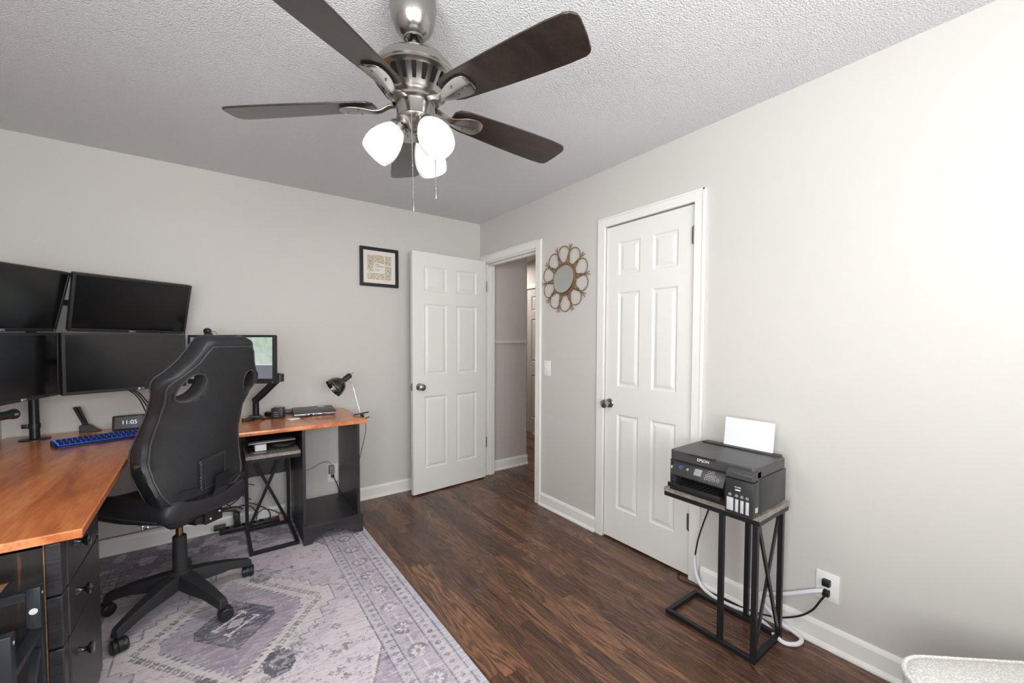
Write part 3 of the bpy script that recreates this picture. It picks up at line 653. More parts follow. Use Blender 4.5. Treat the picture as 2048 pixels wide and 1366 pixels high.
loops.append([(x*.93, .045+(y-.045)*.9, z+.010) for x, y, z in loops[-1]]); loops.append([(x*.7, .045+(y-.045)*.55, .838) for x, y, z in loops[-2]])
loops.insert(0, [(x*.9, .04+(y-.04)*.75, -.045) for x, y, z in loops[0]])
b.loft(loops, True, MBk); back = b.build('backrest', 'leather', ch, smooth=60)
# holes through the back
cut = MB()
def hole_ring(s_, k, y):
    c = V((s_*.136, .615)); pts = []
    for i in range(28):
        a_ = 2*math.pi*i/28; u, v_ = .040*k*math.cos(a_), .066*k*math.sin(a_); ro = s_*R(22)
        hx, hz = c.x+u*math.cos(ro)-v_*math.sin(ro), c.y+u*math.sin(ro)+v_*math.cos(ro); pts.append((hx, y+itp(WR, hz)*(hx/itp(PW, hz))**2, hz))
    return pts
for s_ in (-1, 1): cut.loft([hole_ring(s_, 1, -.05), hole_ring(s_, 1, .25)], True, MBk)
co_cut = cut.build('cutter', 'leather', ch); cutme = co_cut
def boolean(o):
    md = o.modifiers.new('h', 'BOOLEAN'); md.object = cutme; md.solver = 'EXACT'; md.operation = 'DIFFERENCE'
    dg = bpy.context.evaluated_depsgraph_get(); me = bpy.data.meshes.new_from_object(o.evaluated_get(dg)); o.modifiers.clear(); o.data = me
boolean(back)
# mesh-cloth back panel
b = MB(); pl = []
PP = [(.10, .150), (.135, .178), (.158, .190), (.21, .200), (.27, .207), (.35, .201), (.41, .197), (.47, .190), (.545, .195), (.61, .212), (.636, .204), (.675, .166), (.723, .132), (.775, .110), (.80, .093)]
yb = lambda x, h: itp(WR, h)*(x/itp(PW, h))**2
hh = [.10+.70*i/28 for i in range(29)]
outl = [(itp(PP, h), h) for h in hh]; loop2 = [(x, h) for x, h in outl]+[(-x, h) for x, h in outl[::-1]]
gr = []
for i, h in enumerate(hh):
    w_ = itp(PP, h); gr.append([b.bm.verts.new((w_*(-1+2*j/16), yb(w_*(-1+2*j/16), h)-.004-.006*(1-abs(-1+2*j/16)**4), h)) for j in range(17)])
gr2 = [[b.bm.verts.new((v.co.x, v.co.y+.012, v.co.z)) for v in r_] for r_ in gr]
for G, fl in ((gr, 0), (gr2, 1)):
    for i in range(len(G)-1):
        for j in range(16): b.bm.faces.new((G[i][j], G[i][j+1], G[i+1][j+1], G[i+1][j]))
for i in range(len(gr)-1):
    for j in (0, 16): b.bm.faces.new((gr[i][j], gr[i+1][j], gr2[i+1][j], gr2[i][j]))
for j in range(16):
    for i in (0, len(gr)-1): b.bm.faces.new((gr[i][j], gr[i][j+1], gr2[i][j+1], gr2[i][j]))
b._t(b.bm.verts, MBk); bp_ = b.build('back_panel', 'mesh', ch, smooth=60); boolean(bp_)
b = MB(); b.tube([MBk @ V((x, yb(x, h)-.004, h)) for x, h in loop2], .0045, 8, closed=True); b.build('panel_piping', 'piping', ch)
for s_ in (-1, 1):
    b = MB(); b.loft([hole_ring(s_, 1.02, -.006), hole_ring(s_, .98, .015), hole_ring(s_, .97, .04), hole_ring(s_, 1.0, .058)], False, MBk); b.build('hole_lining', 'mesh', ch, smooth=60, solid=.002)
    b = MB(); b.tube([MBk @ V(p) for p in [(x, y-.008, z) for x, y, z in hole_ring(s_, 1.05, 0)]], .0035, 6, closed=True); b.build('hole_piping', 'piping', ch)
# side seams (bright piping at the bolster edge)
for s_ in (-1, 1):
    b = MB(); b.tube([MBk @ V((s_*(itp(PW, h)+.002), itp(DP, h)+.001, h)) for h in [.0+.80*i/40 for i in range(41)]], .0032, 6); b.build('bolster_piping', 'piping', ch)
bpy.data.objects.remove(co_cut)
# leather tab with rough fastener strip and webbing
MT = MBk @ Matrix.Translation((.014, -.015, .195)) @ Matrix.Rotation(R(-11), 4, 'Y')
b = MB(); b.box(-.058, .058, -.004, .004, -.065, .10, MT, bev=.003); b.build('leather_tab', 'leather', ch)
b = MB(); b.tube([MT @ V((-.06+.003*math.sin(k*2.1), -.002, -.06+.155*k/24)) for k in range(25)], lambda t: .004+.0015*math.sin(t*60), 6); b.build('fastener_strip', 'piping', ch)
b = MB(); b.tube([MT @ V(p) for p in ((-.045, -.007, -.055), (.045, -.007, -.055), (.05, -.007, .09), (-.045, -.007, .09))], .0016, 6, closed=True); b.build('tab_stitching', 'piping', ch)
# seat
SZ = .100
b = MB(); loops = []
for k in range(15):
    t_ = k/14; y = -.23+.50*t_; wd = .188+.052*min(1, t_*2.2)-.012*max(0, t_-.7); drop = .03*max(0, (t_-.75)/.25)**2
    e = [(x_, z_+SZ) for x_, z_ in ((-wd, .40), (-wd-.012, .43), (-wd, .485), (-wd+.05, .50), (-wd+.085, .472), (0, .468), (wd-.085, .472), (wd-.05, .50), (wd, .485), (wd+.012, .43), (wd, .40), (wd-.04, .385), (0, .38), (-wd+.04, .385))]
    kx = 1 if 0 < k < 14 else .9; loops.append([(x*kx, y+(.015 if k == 0 else -.01 if k == 14 else 0), .44+SZ+(z-.44-SZ)*(1 if 0 < k < 14 else .75)-drop) for x, z in e])
b.loft(loops, True); b.build('seat', 'leather', ch, smooth=70, sub=1)
b = MB()
for s_ in (-1, 1): b.tube([(s_*(.236+.012*math.sin(math.pi*k/12)), -.2+.44*k/12, .432+SZ) for k in range(13)], .0028, 6)
b.build('seat_piping', 'piping', ch)
# lower flap closing the back of the seat
b = MB(); fl = []
for k in range(9):
    t_ = k/8; z = .525+SZ-.125*t_; fl.append([(x*(.185+.012*math.sin(t_*3)), yy+.075*t_, z-.012*math.cos(x*5)) for x, yy in ((-1, -.20-.012*math.sin(t_*3)), (-.75, -.222), (-.3, -.226), (.2, -.224), (.7, -.222), (1, -.205), (1, -.17), (0, -.185), (-1, -.17))])
b.loft(fl, True); b.build('rear_flap', 'leather', ch, smooth=70)
MSZ = Matrix.Translation((0, 0, SZ)); MSB = Matrix.Translation((0, .08, SZ))
# steel bracket with bolts, recliner link, tilt housing and levers
b = MB(); b.box(-.015, .072, -.262, -.256, .325, .43, MSB, bev=.002); b.box(.066, .072, -.256, -.12, .345, .40, MSB); b.box(-.015, -.009, -.256, -.12, .33, .40, MSB)
b.build('bracket', 'satin', ch)
for x, z in ((.05, .415), (.058, .365), (.012, .345)):
    q = MB(); q.ball((x, -.1825, z+SZ), .0065, 12, (1, .5, 1)); q.build('bolt', 'chrome', ch)
b = MB(); b.bar((.028, -.176, .41+SZ), (.028, -.235, .50+SZ), .07, .006, up=(0, 1, 0)); b.bar((.028, -.235, .50+SZ), (.02, -.25, .57+SZ), .07, .006, up=(0, 1, 0)); b.build('back_strut', 'satin', ch)
b = MB(); b.box(-.09, .09, -.13, .12, .345, .375, MSZ, bev=.004); b.box(-.05, .05, -.17, .05, .335, .368, MSZ, bev=.004); b.build('tilt_housing', 'plastic', ch)
b = MB(); b.cyl((-.05, -.15, .35+SZ), (-.02, -.15, .35+SZ), .012, n=14); b.build('pivot_pin', 'hinge', ch)
b = MB(); b.tube([(.07, -.15, .35+SZ), (.11, -.16, .345+SZ), (.15, -.175, .335+SZ), (.165, -.19, .32+SZ)], lambda t: .006+.012*t, 10, smooth=4); b.build('lever_paddle', 'plastic', ch)
b = MB(); b.tube([(-.12, .16, .50), (-.19, .08, .500), (-.2, -.072, .490)], .0045, 8); b.tube([(-.2+.011*math.cos(a_), -.084, .488+.011*math.sin(a_)) for a_ in [k*math.pi/6 for k in range(12)]], .0035, 6, closed=True); b.build('height_lever', 'chrome', ch)
b = MB(); b.cyl((-.235, -.13, .768), (-.262, -.13, .768), .006, .009, 14); b.build('recline_knob', 'hinge', ch)
# gas column
b = MB(); b.cyl((0, 0, .16), (0, 0, .345), .030, .0275, 28); b.cyl((0, 0, .345), (0, 0, .35), .0275, .023, 28); b.build('column_sleeve', 'matte', ch)
b = MB(); b.cyl((0, 0, .34), (0, 0, .40), .0145, n=24); b.build('gas_piston', 'brass', ch)
b = MB(); b.cyl((0, 0, .40), (0, 0, .435), .0142, n=24); b.build('piston_top', 'chrome', ch)
# five-star base
b = MB(); b.lathe([(.045, .105), (.055, .115), (.052, .165), (.034, .18)], 28); b.build('hub', 'matte', ch)
MCi = MC.inverted()
for ang in (19, -57, 229, 156, 88):
    dw = V((math.cos(R(ang)), math.sin(R(ang)), 0)); dl = (MCi.to_3x3() @ dw).normalized(); sd = V((0, 0, 1)).cross(dl); Ra = .295
    b = MB(); L = []
    for r_, w0, w1, zt, zb in ((.03, .030, .036, .172, .105), (.10, .026, .034, .160, .098), (.2, .021, .029, .136, .092), (Ra-.022, .016, .024, .112, .072), (Ra+.004, .0145, .022, .104, .064), (Ra+.014, .012, .019, .092, .062)):
        L.append([dl*r_+sd*x+V((0, 0, z)) for x, z in ((-w1, zb), (-w1, zb+.012), (-w0, zt), (w0, zt), (w1, zb+.012), (w1, zb))])
    b.loft(L, True); lg = b.build('leg', 'matte', ch, smooth=30, bev=.003)
    cd = R(ang+65); cw = (MCi.to_3x3() @ V((math.cos(cd), math.sin(cd), 0))).normalized(); P = dl*Ra
    q = MB(); q.cyl(P+V((0, 0, .05)), P+V((0, 0, .078)), .010, n=12); ax = V((0, 0, 1)).cross(cw).normalized(); P2 = P+cw*.012
    for s_ in (-1, 1):
        Mx = frame(P2+ax*s_*.008+V((0, 0, .029)), cw, V((0, 0, 1)), ax*s_); q.lathe([(0, 0), (.0275, 0), (.029, .003), (.029, .014), (.024, .019), (0, .0205)], 24, Mx, cap=False)
    q.lathe([(.024, -.0085), (.0305, -.007), (.0305, .007), (.024, .0085)], 24, frame(P2+V((0, 0, .031)), cw, V((0, 0, 1)), ax)); q.build('caster', 'plastic', lg)

# ================================================================ MONITORS
def fmat(c, yaw, pitch, roll):
    n = V((math.sin(yaw)*math.cos(pitch), math.cos(yaw)*math.cos(pitch), math.sin(pitch))); a_ = V((0, 0, 1)).cross(n).normalized(); b_ = n.cross(a_)
    a2 = a_*math.cos(roll)+b_*math.sin(roll); b2 = -a_*math.sin(roll)+b_*math.cos(roll); return frame(c, a2, b2, n)
def monitor(label, M, W_, Hh, bz, bot, logo, lit=False, lx=0):
    t = root('monitor', label, 'monitor', M=M)
    b = MB(); b.box(-W_/2, W_/2, -Hh/2, Hh/2, -.034, -.006, bev=.004); b.box(-W_*.36, W_*.36, -Hh*.36, Hh*.36, -.055, -.03, bev=.008); b.build('back_cover', 'plastic', t)
    b = MB(); z0, z1 = -.008, 0
    b.box(-W_/2, -W_/2+bz, -Hh/2, Hh/2, z0, z1); b.box(W_/2-bz, W_/2, -Hh/2, Hh/2, z0, z1); b.box(-W_/2+bz, W_/2-bz, Hh/2-bz, Hh/2, z0, z1); b.box(-W_/2+bz, W_/2-bz, -Hh/2, -Hh/2+bot, z0, z1)
    b.build('bezel', 'bezel', t, bev=.0012)
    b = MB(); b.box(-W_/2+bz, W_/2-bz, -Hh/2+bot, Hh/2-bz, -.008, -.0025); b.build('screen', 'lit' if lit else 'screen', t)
    if logo == 'DELL': text('logo', 'DELL', .013, 'logo', t, Matrix.Translation((lx, -Hh/2+bot/2, .0003)), font_sx=1.1)
    if logo == 'LG':
        text('logo', 'LG', .012, 'logo', t, Matrix.Translation((lx+.012, -Hh/2+bot/2, .0003)))
        q = MB(); q.cyl((lx-.004, -Hh/2+bot/2, 0), (lx-.004, -Hh/2+bot/2, .0006), .0055, n=20); q.build('logo_disc', 'logo', t)
    if logo == 'DELL' or lit:
        q = MB(); q.cyl((W_/2-.012, -Hh/2+.007, 0), (W_/2-.012, -Hh/2+.007, .001), .002, n=10); q.build('power_light', 'logo', t)
    return t
MONS = {}
monitor('lower right black monitor of the stacked cluster, with LG logo, above the keyboard', fmat((-2.459, -.341, 1.18), R(151.12), R(-1.03), R(-.04)), .53, .312, .013, .016, 'LG', lx=.04)
monitor('upper right black monitor with DELL logo, tilted down over the keyboard', fmat((-2.438, -.291, 1.488), R(152.64), R(-16.23), R(-.62)), .515, .305, .012, .016, 'DELL', lx=.0)
monitor('lower left black monitor of the stacked cluster, beside the round pole', fmat((-2.804, -.64, 1.175), R(109.74), R(-1.67), R(1.28)), .53, .312, .013, .016, 'LG', lx=.045)
monitor('upper left black monitor of the stacked cluster, cut by the photo edge', fmat((-2.811, -.622, 1.483), R(116.91), R(-15.37), R(1.43)), .515, .305, .012, .016, 'DELL', lx=.0)
monitor('single monitor on its own arm behind the office chair, its screen green and grey', fmat((-2.003, -.331, 1.184), R(215.33), R(1.59), R(.19)), .53, .30, .014, .03, '', lit=True)
# pole stand carrying four monitors
t = root('monitor_pole_stand', 'black round pole stand with disc base carrying four monitors in the desk corner', 'monitor stand', (-2.86, -.172, DT))
b = MB(); b.lathe([(.0, 0), (.058, 0), (.058, .004), (.05, .007), (0, .007)], 40, cap=False); b.build('base_plate', 'satin', t)
b = MB(); b.cyl((0, 0, .006), (0, 0, .76), .0195, n=28); b.build('pole', 'satin', t)
b = MB(); b.cyl((0, 0, .06), (0, 0, .085), .0225, n=24); b.box(-.045, -.015, -.009, .003, .062, .083, bev=.002); b.build('collar', 'plastic', t)
for z, ends in ((.40, ((.372, -.116), (.0, -.44))), (.725, ((.395, -.068), (-.003, -.42)))):
    for ex, ey in ends:
        b = MB(); b.cyl((0, 0, z-.02), (0, 0, z+.02), .027, n=20); b.bar((0, 0, z), (ex, ey, z), .022, .03); b.build('arm', 'satin', t)
# gas-spring arm of the single monitor
t = root('monitor_mount', 'black sprung monitor arm clamped to the desk, left of the closed laptop', 'monitor arm', (-1.866, -.15, DT))
b = MB(); b.box(-.055, .045, -.05, .04, 0, .008, bev=.003); b.box(-.04, .03, -.04, .03, .008, .022, bev=.003); b.build('clamp_base', 'plastic2', t)
b = MB(); b.cyl((0, 0, .02), (0, 0, .105), .019, n=24); b.cyl((0, 0, .06), (0, 0, .064), .0205, n=24); b.build('post', 'satin', t)
p0, p1 = V((0, -.01, .125)), V((.125, -.165, .285))
b = MB(); b.bar(p0, p1, .036, .034); b.ball(p0, .024, 18); b.ball(p1, .025, 18); b.build('spring_arm', 'plastic2', t, bev=.004)
b = MB(); b.bar(p0+(p1-p0)*.1+V((.010, -.012, -.002)), p0+(p1-p0)*.9+V((.010, -.012, -.002)), .022, .018); b.build('cable_channel', 'plastic', t)
b = MB(); b.cyl(p1+V((0, 0, -.03)), p1+V((0, 0, .022)), .025, n=22); b.bar(p1+V((0, 0, .012)), V((-.02, -.09, .33)), .028, .026); b.bar(V((-.02, -.09, .33)), V((-.098, -.134, .39)), .028, .026); b.build('head_link', 'plastic2', t, bev=.003)

# webcam on the single monitor
t = root('webcam', 'round black webcam perched on top of the monitor behind the chair', 'webcam', M=fmat((-2.118, -.268, 1.358), R(214), 0, 0))
b = MB(); b.ball((0, 0, 0), .023, 24, (1, .8, .75)); b.box(-.013, .013, -.021, -.012, -.03, .012, bev=.002); b.build('body', 'plastic', t)
b = MB(); b.lathe([(.0, .0165), (.0055, .0172), (.007, .0178), (.009, .0172), (.0095, .015)], 20, cap=False); b.build('lens', 'gloss', t)
b = MB(); b.tube([(.02, -.002, -.01), (.032, -.006, -.02), (.036, -.02, -.03)], .0014, 6, smooth=5); b.build('cord', 'cable', t)

# keyboard with blue backlight
kx = V((.846, .533, 0)).normalized(); kx = V((.35, .136, 0)).normalized(); ky = V((-kx.y, kx.x, 0))
t = root('keyboard', 'slim black keyboard with glowing blue keys on the cherry desk', 'keyboard', M=frame((-2.705, -.535, DT), kx, ky, (0, 0, 1)))
KW, KD = .43, .14
b = MB(); b.prism([(0, .0), (KD, 0), (KD, .02), (KD-.012, .024), (.01, .012), (0, .008)], 0, KW, frame((0, 0, 0), (0, 1, 0), (0, 0, 1), (1, 0, 0))); b.build('case', 'plastic', t, bev=.0015)
MK = Matrix.Translation((0, 0, .0125)) @ Matrix.Rotation(math.atan2(.012, KD-.022), 4, 'X')
b = MB(); b.box(.008, KW-.008, .010, KD-.014, 0, .0012, MK); b.build('backlight', 'bluekey', t)
b = MB()
for r_ in range(6):
    y0 = .012+r_*.0186; x = .011+(r_ % 3)*.002
    while x < KW-.026:
        wk = .016 if not (r_ == 0 and .09 < x < .2) else .09
        b.box(x, min(x+wk, KW-.01), y0, y0+.0148, .0012, .0034, MK); x += wk+.0032
b.build('keys', 'keycap', t)

# smart display showing 11:05
t = root('smart_display', 'small grey smart display showing 11:05, behind the blue-lit keyboard', 'smart display', M=frame((-2.502, -.135, DT), (.999, -.02, 0), (.02, .999, 0), (0, 0, 1)))
MD = Matrix.Translation((0, 0, .001)) @ Matrix.Rotation(R(-14), 4, 'X') @ XZ
b = MB(); b.box(-.072, .072, 0, .086, -.022, 0, MD, bev=.009, seg=4); b.build('case', 'clockface', t)
b = MB(); b.box(-.058, .058, .012, .075, 0, .0006, MD); b.build('screen', 'screen', t)
text('digits', '11:05', .032, 'clock', t, MD @ Matrix.Translation((0.004, .042, .0008)))
text('digits', '11/05', .006, 'logo', t, MD @ Matrix.Translation((-.045, .066, .0008))) if False else None
b = MB(); b.prism([(0, 0), (.075, 0), (.02, .06)], -.05, .05, frame((0, .018, .0), (0, 1, 0), (0, 0, 1), (1, 0, 0))); b.build('stand', 'plastic', t, bev=.004)
b = MB(); b.ball((.046, .081, .0004), .0022, 8); b._t(b.bm.verts, MD); b.build('camera_dot', 'logo', t)

# twin-stick antenna
t = root('desk_antenna', 'black twin-stick antenna on a wedge base beside the pole stand', 'antenna', (-2.672, -.075, DT), 0)
b = MB(); b.prism([(-.04, 0), (.052, 0), (.03, .012), (.002, .042), (-.036, .042), (-.04, .036)], -.02, .02, frame((0, 0, 0), (1, 0, 0), (0, 0, 1), (0, -1, 0))); b.build('base', 'plastic', t, bev=.002)
for dx in (-.02, -.006):
    b = MB(); b.cyl((dx, -.004, .036), (dx-.034, -.02, .148), .0055, .008, 14); b.build('stick', 'plastic', t)

# soundbar under the lower left monitor
t = root('soundbar', 'dark grey round-ended soundbar under the lower left monitor at the photo edge', 'speaker', M=fmat((-2.89, -.56, .958), R(109.7), 0, 0))
b = MB(); b.cyl((-.26, 0, .03), (.03, 0, .03), .019, n=28); b.cyl((.03, 0, .03), (.062, 0, .03), .019, .024, 28); b.build('body', 'plastic2', t)
b = MB(); b.box(-.15, -.05, -.005, .055, -.012, .02, bev=.003); b.build('mounting_bracket', 'plastic', t)
text('logo', 'DELL', .010, 'logo', t, Matrix.Translation((.045, 0, .0525)))

# ---------------------------------------------------------------- things on the right run of the desk
t = root('laptop', 'closed brown-grey laptop lying on the cherry desk under the wall', 'laptop', M=frame((-1.512, -.162, DT), (.99, -.10, 0), (.10, .99, 0), (0, 0, 1)))
b = MB(); b.box(-.133, .133, -.118, .118, .004, .02, bev=.004); b.build('base', 'silver', t)
b = MB(); b.box(-.135, .135, -.12, .12, .021, .034, bev=.005, seg=3); b.build('lid', 'laptop', t)
b = MB(); b.box(.035, .08, .06, .10, .0341, .0344); b.build('sticker', 'white', t)
b = MB(); b.lathe([(.008, 0), (.0085, .0003)], 24, Matrix.Translation((0.01, .0, .034))); b.build('lid_badge', 'logo', t)
for x, w_ in ((-.06, .012), (-.035, .02), (-.005, .012), (.01, .008), (.045, .02)): b = MB(); b.box(x, x+w_, -.1195, -.1178, .008, .0155); b.build('port', 'plastic', t)
for x in (-.1, .1):
    for y in (-.095, .095): b = MB(); b.box(x-.01, x+.01, y-.004, y+.004, 0, .005); b.build('foot', 'plastic', t)
t = root('usb_hub', 'upright dark grey hub with three ports, left of the closed laptop', 'usb hub', M=frame((-1.742, -.215, DT), (.93, -.37, 0), (.37, .93, 0), (0, 0, 1)))
b = MB(); b.box(-.035, .035, -.034, .034, 0, .07, bev=.003); b.build('body', 'plastic2', t)
for z in (.014, .027, .04): b = MB(); b.box(-.018, .01, -.0348, -.0338, z, z+.005); b.build('port', 'silver', t)
b = MB(); b.cyl((0, 0, .07), (0, 0, .0715), .005, n=14); b.build('button', 'logo', t)
b = MB(); b.box(-.09, .05, -.03, .03, 0, .026, frame((-1.655, -.06, DT), (.99, -.1, 0), (.1, .99, 0), (0, 0, 1)), bev=.003); b.solo('power_adapter', 'plastic2', 'low dark grey power brick between the upright hub and closed laptop', 'power adapter')
b = MB(); b.box(-.035, .035, -.0275, .0275, 0, .006, frame((-1.668, -.33, DT), (.94, .34, 0), (-.34, .94, 0), (0, 0, 1)), bev=.002); b.solo('white_charger_case', 'white', 'flat white gadget lying in front of the upright hub', 'gadget')
b = MB(); b.tube([(-1.64, -.325, DT+.004), (-1.60, -.31, DT+.004), (-1.57, -.30, DT+.004), (-1.545, -.288, DT+.012)], .0028, 8, smooth=5); b.solo('laptop_cable', 'cable', 'short black cable between the flat white gadget and the closed laptop', 'cable')
for i, (pts, lab) in enumerate((([(-1.90, -.20, DT+.004), (-1.86, -.245, DT+.01), (-1.82, -.22, DT+.004), (-1.78, -.235, DT+.004), (-1.773, -.22, DT+.02)], 'black cable looping from the arm clamp to the upright hub'),
        ([(-1.93, -.21, DT+.004), (-1.88, -.265, DT+.022), (-1.83, -.25, DT+.004), (-1.80, -.17, DT+.004), (-1.775, -.16, DT+.004)], 'black cable coiled around the monitor arm clamp on the desk'))):
    b = MB(); b.tube(pts, .003, 8, smooth=7); b.solo('desk_cable', 'cable', lab, 'cable')
b = MB(); b.box(-.035, .03, -.016, .016, 0, .02, frame((-1.915, -.24, DT), (.95, .3, 0), (-.3, .95, 0), (0, 0, 1)), bev=.003); b.solo('cable_dock', 'plastic', 'small black dock lying by the monitor arm clamp', 'dock')
b = MB(); b.lathe([(.022, 0), (.024, .004), (.024, .026), (.019, .03), (.012, .03), (.012, .006)], 24, Matrix.Translation((-1.79, -.10, DT))); b.solo('tape_roll', 'gloss', 'short round black roll standing behind the upright hub', 'roll')

# clip lamp on the right end of the desk
t = root('clip_lamp', 'glossy black clip-on desk lamp with chrome gooseneck at the desk end', 'lamp', (-1.265, -.46, DT))
b = MB(); hd = V((-.115, .06, .236)); ax = V((-.80, -.12, -.58)).normalized(); s1 = ax.cross(V((0, 1, 0))).normalized(); MH = frame(hd, s1, ax.cross(s1), ax) @ Matrix.Scale(1.14, 4)
b.lathe([(0, -.075), (.014, -.074), (.0175, -.066), (.0175, -.022), (.022, -.018), (.038, -.004), (.050, .013), (.057, .034), (.059, .046), (.059, .060), (.057, .060), (.055, .038), (.035, .003), (.0, -.005)], 36, MH, cap=False); b.build('lamp_shade', 'gloss', t)
b = MB(); b.tube([MH @ V((.0595*math.cos(k*math.pi/16), .0595*math.sin(k*math.pi/16), .047)) for k in range(32)], .0012, 6, closed=True); b.build('chrome_ring', 'chrome', t)
b = MB(); b.ball((0, 0, .035), .022, 20); b._t(b.bm.verts, MH); b.build('bulb', 'white', t)
b = MB(); b.cyl(MH @ V((0, 0, -.074)), MH @ V((0, 0, -.095)), .002, n=10); b.build('switch', 'plastic', t)
b = MB(); b.tube([tuple(MH @ V((-.01, 0, -.04))), (-.045, .03, .21), (-.025, .015, .12), (-.004, .0, .025)], .0032, 10, smooth=10); b.build('gooseneck', 'chrome', t)
b = MB(); b.bar((-.045, .02, .006), (.055, -.005, .022), .024, .007); b.bar((-.01, .01, -.032), (.058, -.012, -.012), .022, .006); b.cyl((.012, -.012, -.008), (.012, .02, -.008), .008, n=14); b.box(.002, .019, -.012, .018, -.028, .016); b.build('clip', 'plastic', t, bev=.0015)
b = MB(); b.tube([(.03, .0, -.02), (.035, .0, -.09), (.022, .005, -.18), (.005, .01, -.25), (-.006, .015, -.31)], .0022, 8, smooth=6); b.build('cord', 'cable', t)

# things stored on the under-desk table top
ST = .612
t = root('external_drive', 'flat dark drive lying on the table shelf under the desk', 'drive', M=frame((-1.875, -.40, ST), (1, 0, 0), (0, 1, 0), (0, 0, 1)))
b = MB(); b.box(-.055, .055, -.10, .09, 0, .014, bev=.002); b.build('body', 'plastic2', t)
b = MB(); b.box(-.03, .035, -.1008, -.0995, .004, .009); b.build('front_slot', 'silver', t)
b = MB(); b.box(-.048, .012, -.085, .07, 0, .038, Matrix.Translation((-1.85, -.40, ST+.0142)), bev=.002); b.solo('index_card_stack', 'white', 'block of white cards on the flat drive under the desk', 'cards')
b = MB(); loops = []
for k in range(9):
    t_ = k/8; x = -1.812+.145*t_; kf = math.sin(math.pi*(.12+.76*t_))**.4; loops.append([(x, -.40+.09*kf*math.cos(a_)*(1+.08*math.sin(3*a_+k)), ST+.0305+.030*kf*math.sin(a_)*(1+.06*math.sin(2*a_+k))) for a_ in [2*math.pi*j/18 for j in range(18)]])
b.loft(loops, True); o = b.solo('fabric_pouch', 'leather', 'soft black pouch beside the white cards on the under-desk table', 'pouch', smooth=80, sub=1)
t = root('laptop', 'closed silver-edged laptop on top of the pouch and cards under the desk', 'laptop', (-1.81, -.41, ST+.067))
b = MB(); b.box(-.125, .125, -.12, .10, 0, .007, bev=.002); b.build('base', 'silver', t)
b = MB(); b.box(-.125, .125, -.121, .10, .0075, .0165, bev=.003); b.build('lid', 'plastic', t)

# ================================================================ PRINTER
PT = .612
Mp = frame((-.405, -2.308, PT), (0, -1, 0), (1, 0, 0), (0, 0, 1))     # x along the front (left to right), y towards the wall, z up
pr = root('printer', 'black ink tank printer with EPSON lettering and white paper sheet behind, on metal table', 'printer', M=Mp)
PW_, PD_, PH_ = .375, .285, .195
b = MB()
b.box(0, .265, .06, PD_, .012, .15, bev=.006); b.box(0, .03, .012, .06, .03, .15, bev=.004); b.box(.25, .27, .012, .06, .03, .15)
b.box(.265, PW_, .03, PD_, .012, .15, bev=.004); b.box(.02, PW_-.02, .05, PD_-.01, 0, .014)
b.build('body', 'plastic2', pr)
b = MB(); b.prism([(.004, .0), (.018, -.012), (PW_-.012, -.012), (PW_, 0), (PW_, PD_-.03), (PW_-.02, PD_), (.03, PD_), (0, PD_-.03)], .152, PH_, Matrix.Translation((0, .012, 0))); b.build('scanner_unit', 'printertop', pr, bev=.004)
b = MB(); b.box(.02, PW_-.02, PD_-.035, PD_+.012, PH_-.012, PH_+.006, bev=.003); b.build('paper_feed_cover', 'plastic', pr)
b = MB(); b.box(.095, .215, -.008, .01, PH_-.004, PH_+.001); b.build('lid_handle', 'plastic', pr)
# tilted control panel
MPn = frame((.022, -.006, .120), (1, 0, 0), (0, .57, .82), (0, -.82, .57))
b = MB(); b.box(0, .238, -.034, .036, -.014, 0, MPn, bev=.003); b.build('control_panel', 'clockface', pr)
b = MB(); b.box(.105, .137, -.012, .018, 0, .0006, MPn); b.build('display', 'silver', pr)
b = MB()
for i, (x, y) in enumerate(((.168, .016), (.183, .018), (.163, .0), (.178, .002), (.193, .004), (.16, -.014), (.176, -.013), (.193, -.012), (.211, -.01))):
    b.tube([MPn @ V((x+.0055*math.cos(k*math.pi/8), y+.0055*math.sin(k*math.pi/8), .0004)) for k in range(16)], .0005, 4, closed=True)
b.build('button_rings', 'logo', pr)
b = MB(); b.tube([MPn @ V((.04+.0065*math.cos(k*math.pi/8), .006+.0065*math.sin(k*math.pi/8), .0005)) for k in range(16)], .0014, 6, closed=True); b.build('power_button', 'bluekeyled', pr)
b = MB(); b.cyl(MPn @ V((.073, .004, 0)), MPn @ V((.073, .004, .0006)), .006, n=16); b.build('home_button', 'oldwhite', pr)
# output slot, tray with ribs
b = MB(); b.box(.03, .25, .055, .062, .04, .095); b.build('output_slot', 'gloss', pr)
b = MB(); b.box(.018, .255, -.03, .058, .04, .048); b.box(.018, .255, -.036, -.028, .036, .056, bev=.003)
b.build('output_tray', 'plastic', pr)
b = MB()
for k in range(10): b.box(.032+k*.0215, .036+k*.0215, -.026, .056, .048, .0505)
b.build('tray_ribs', 'plastic2', pr)
b = MB(); b.prism([(-.0, .0), (.262, 0), (.262, .03), (.22, .03), (0.0, .03)], 0, .05, frame((0, .01, .008), (1, 0, 0), (0, 0, 1), (0, 1, 0))); b.build('paper_cassette', 'plastic', pr, bev=.003)
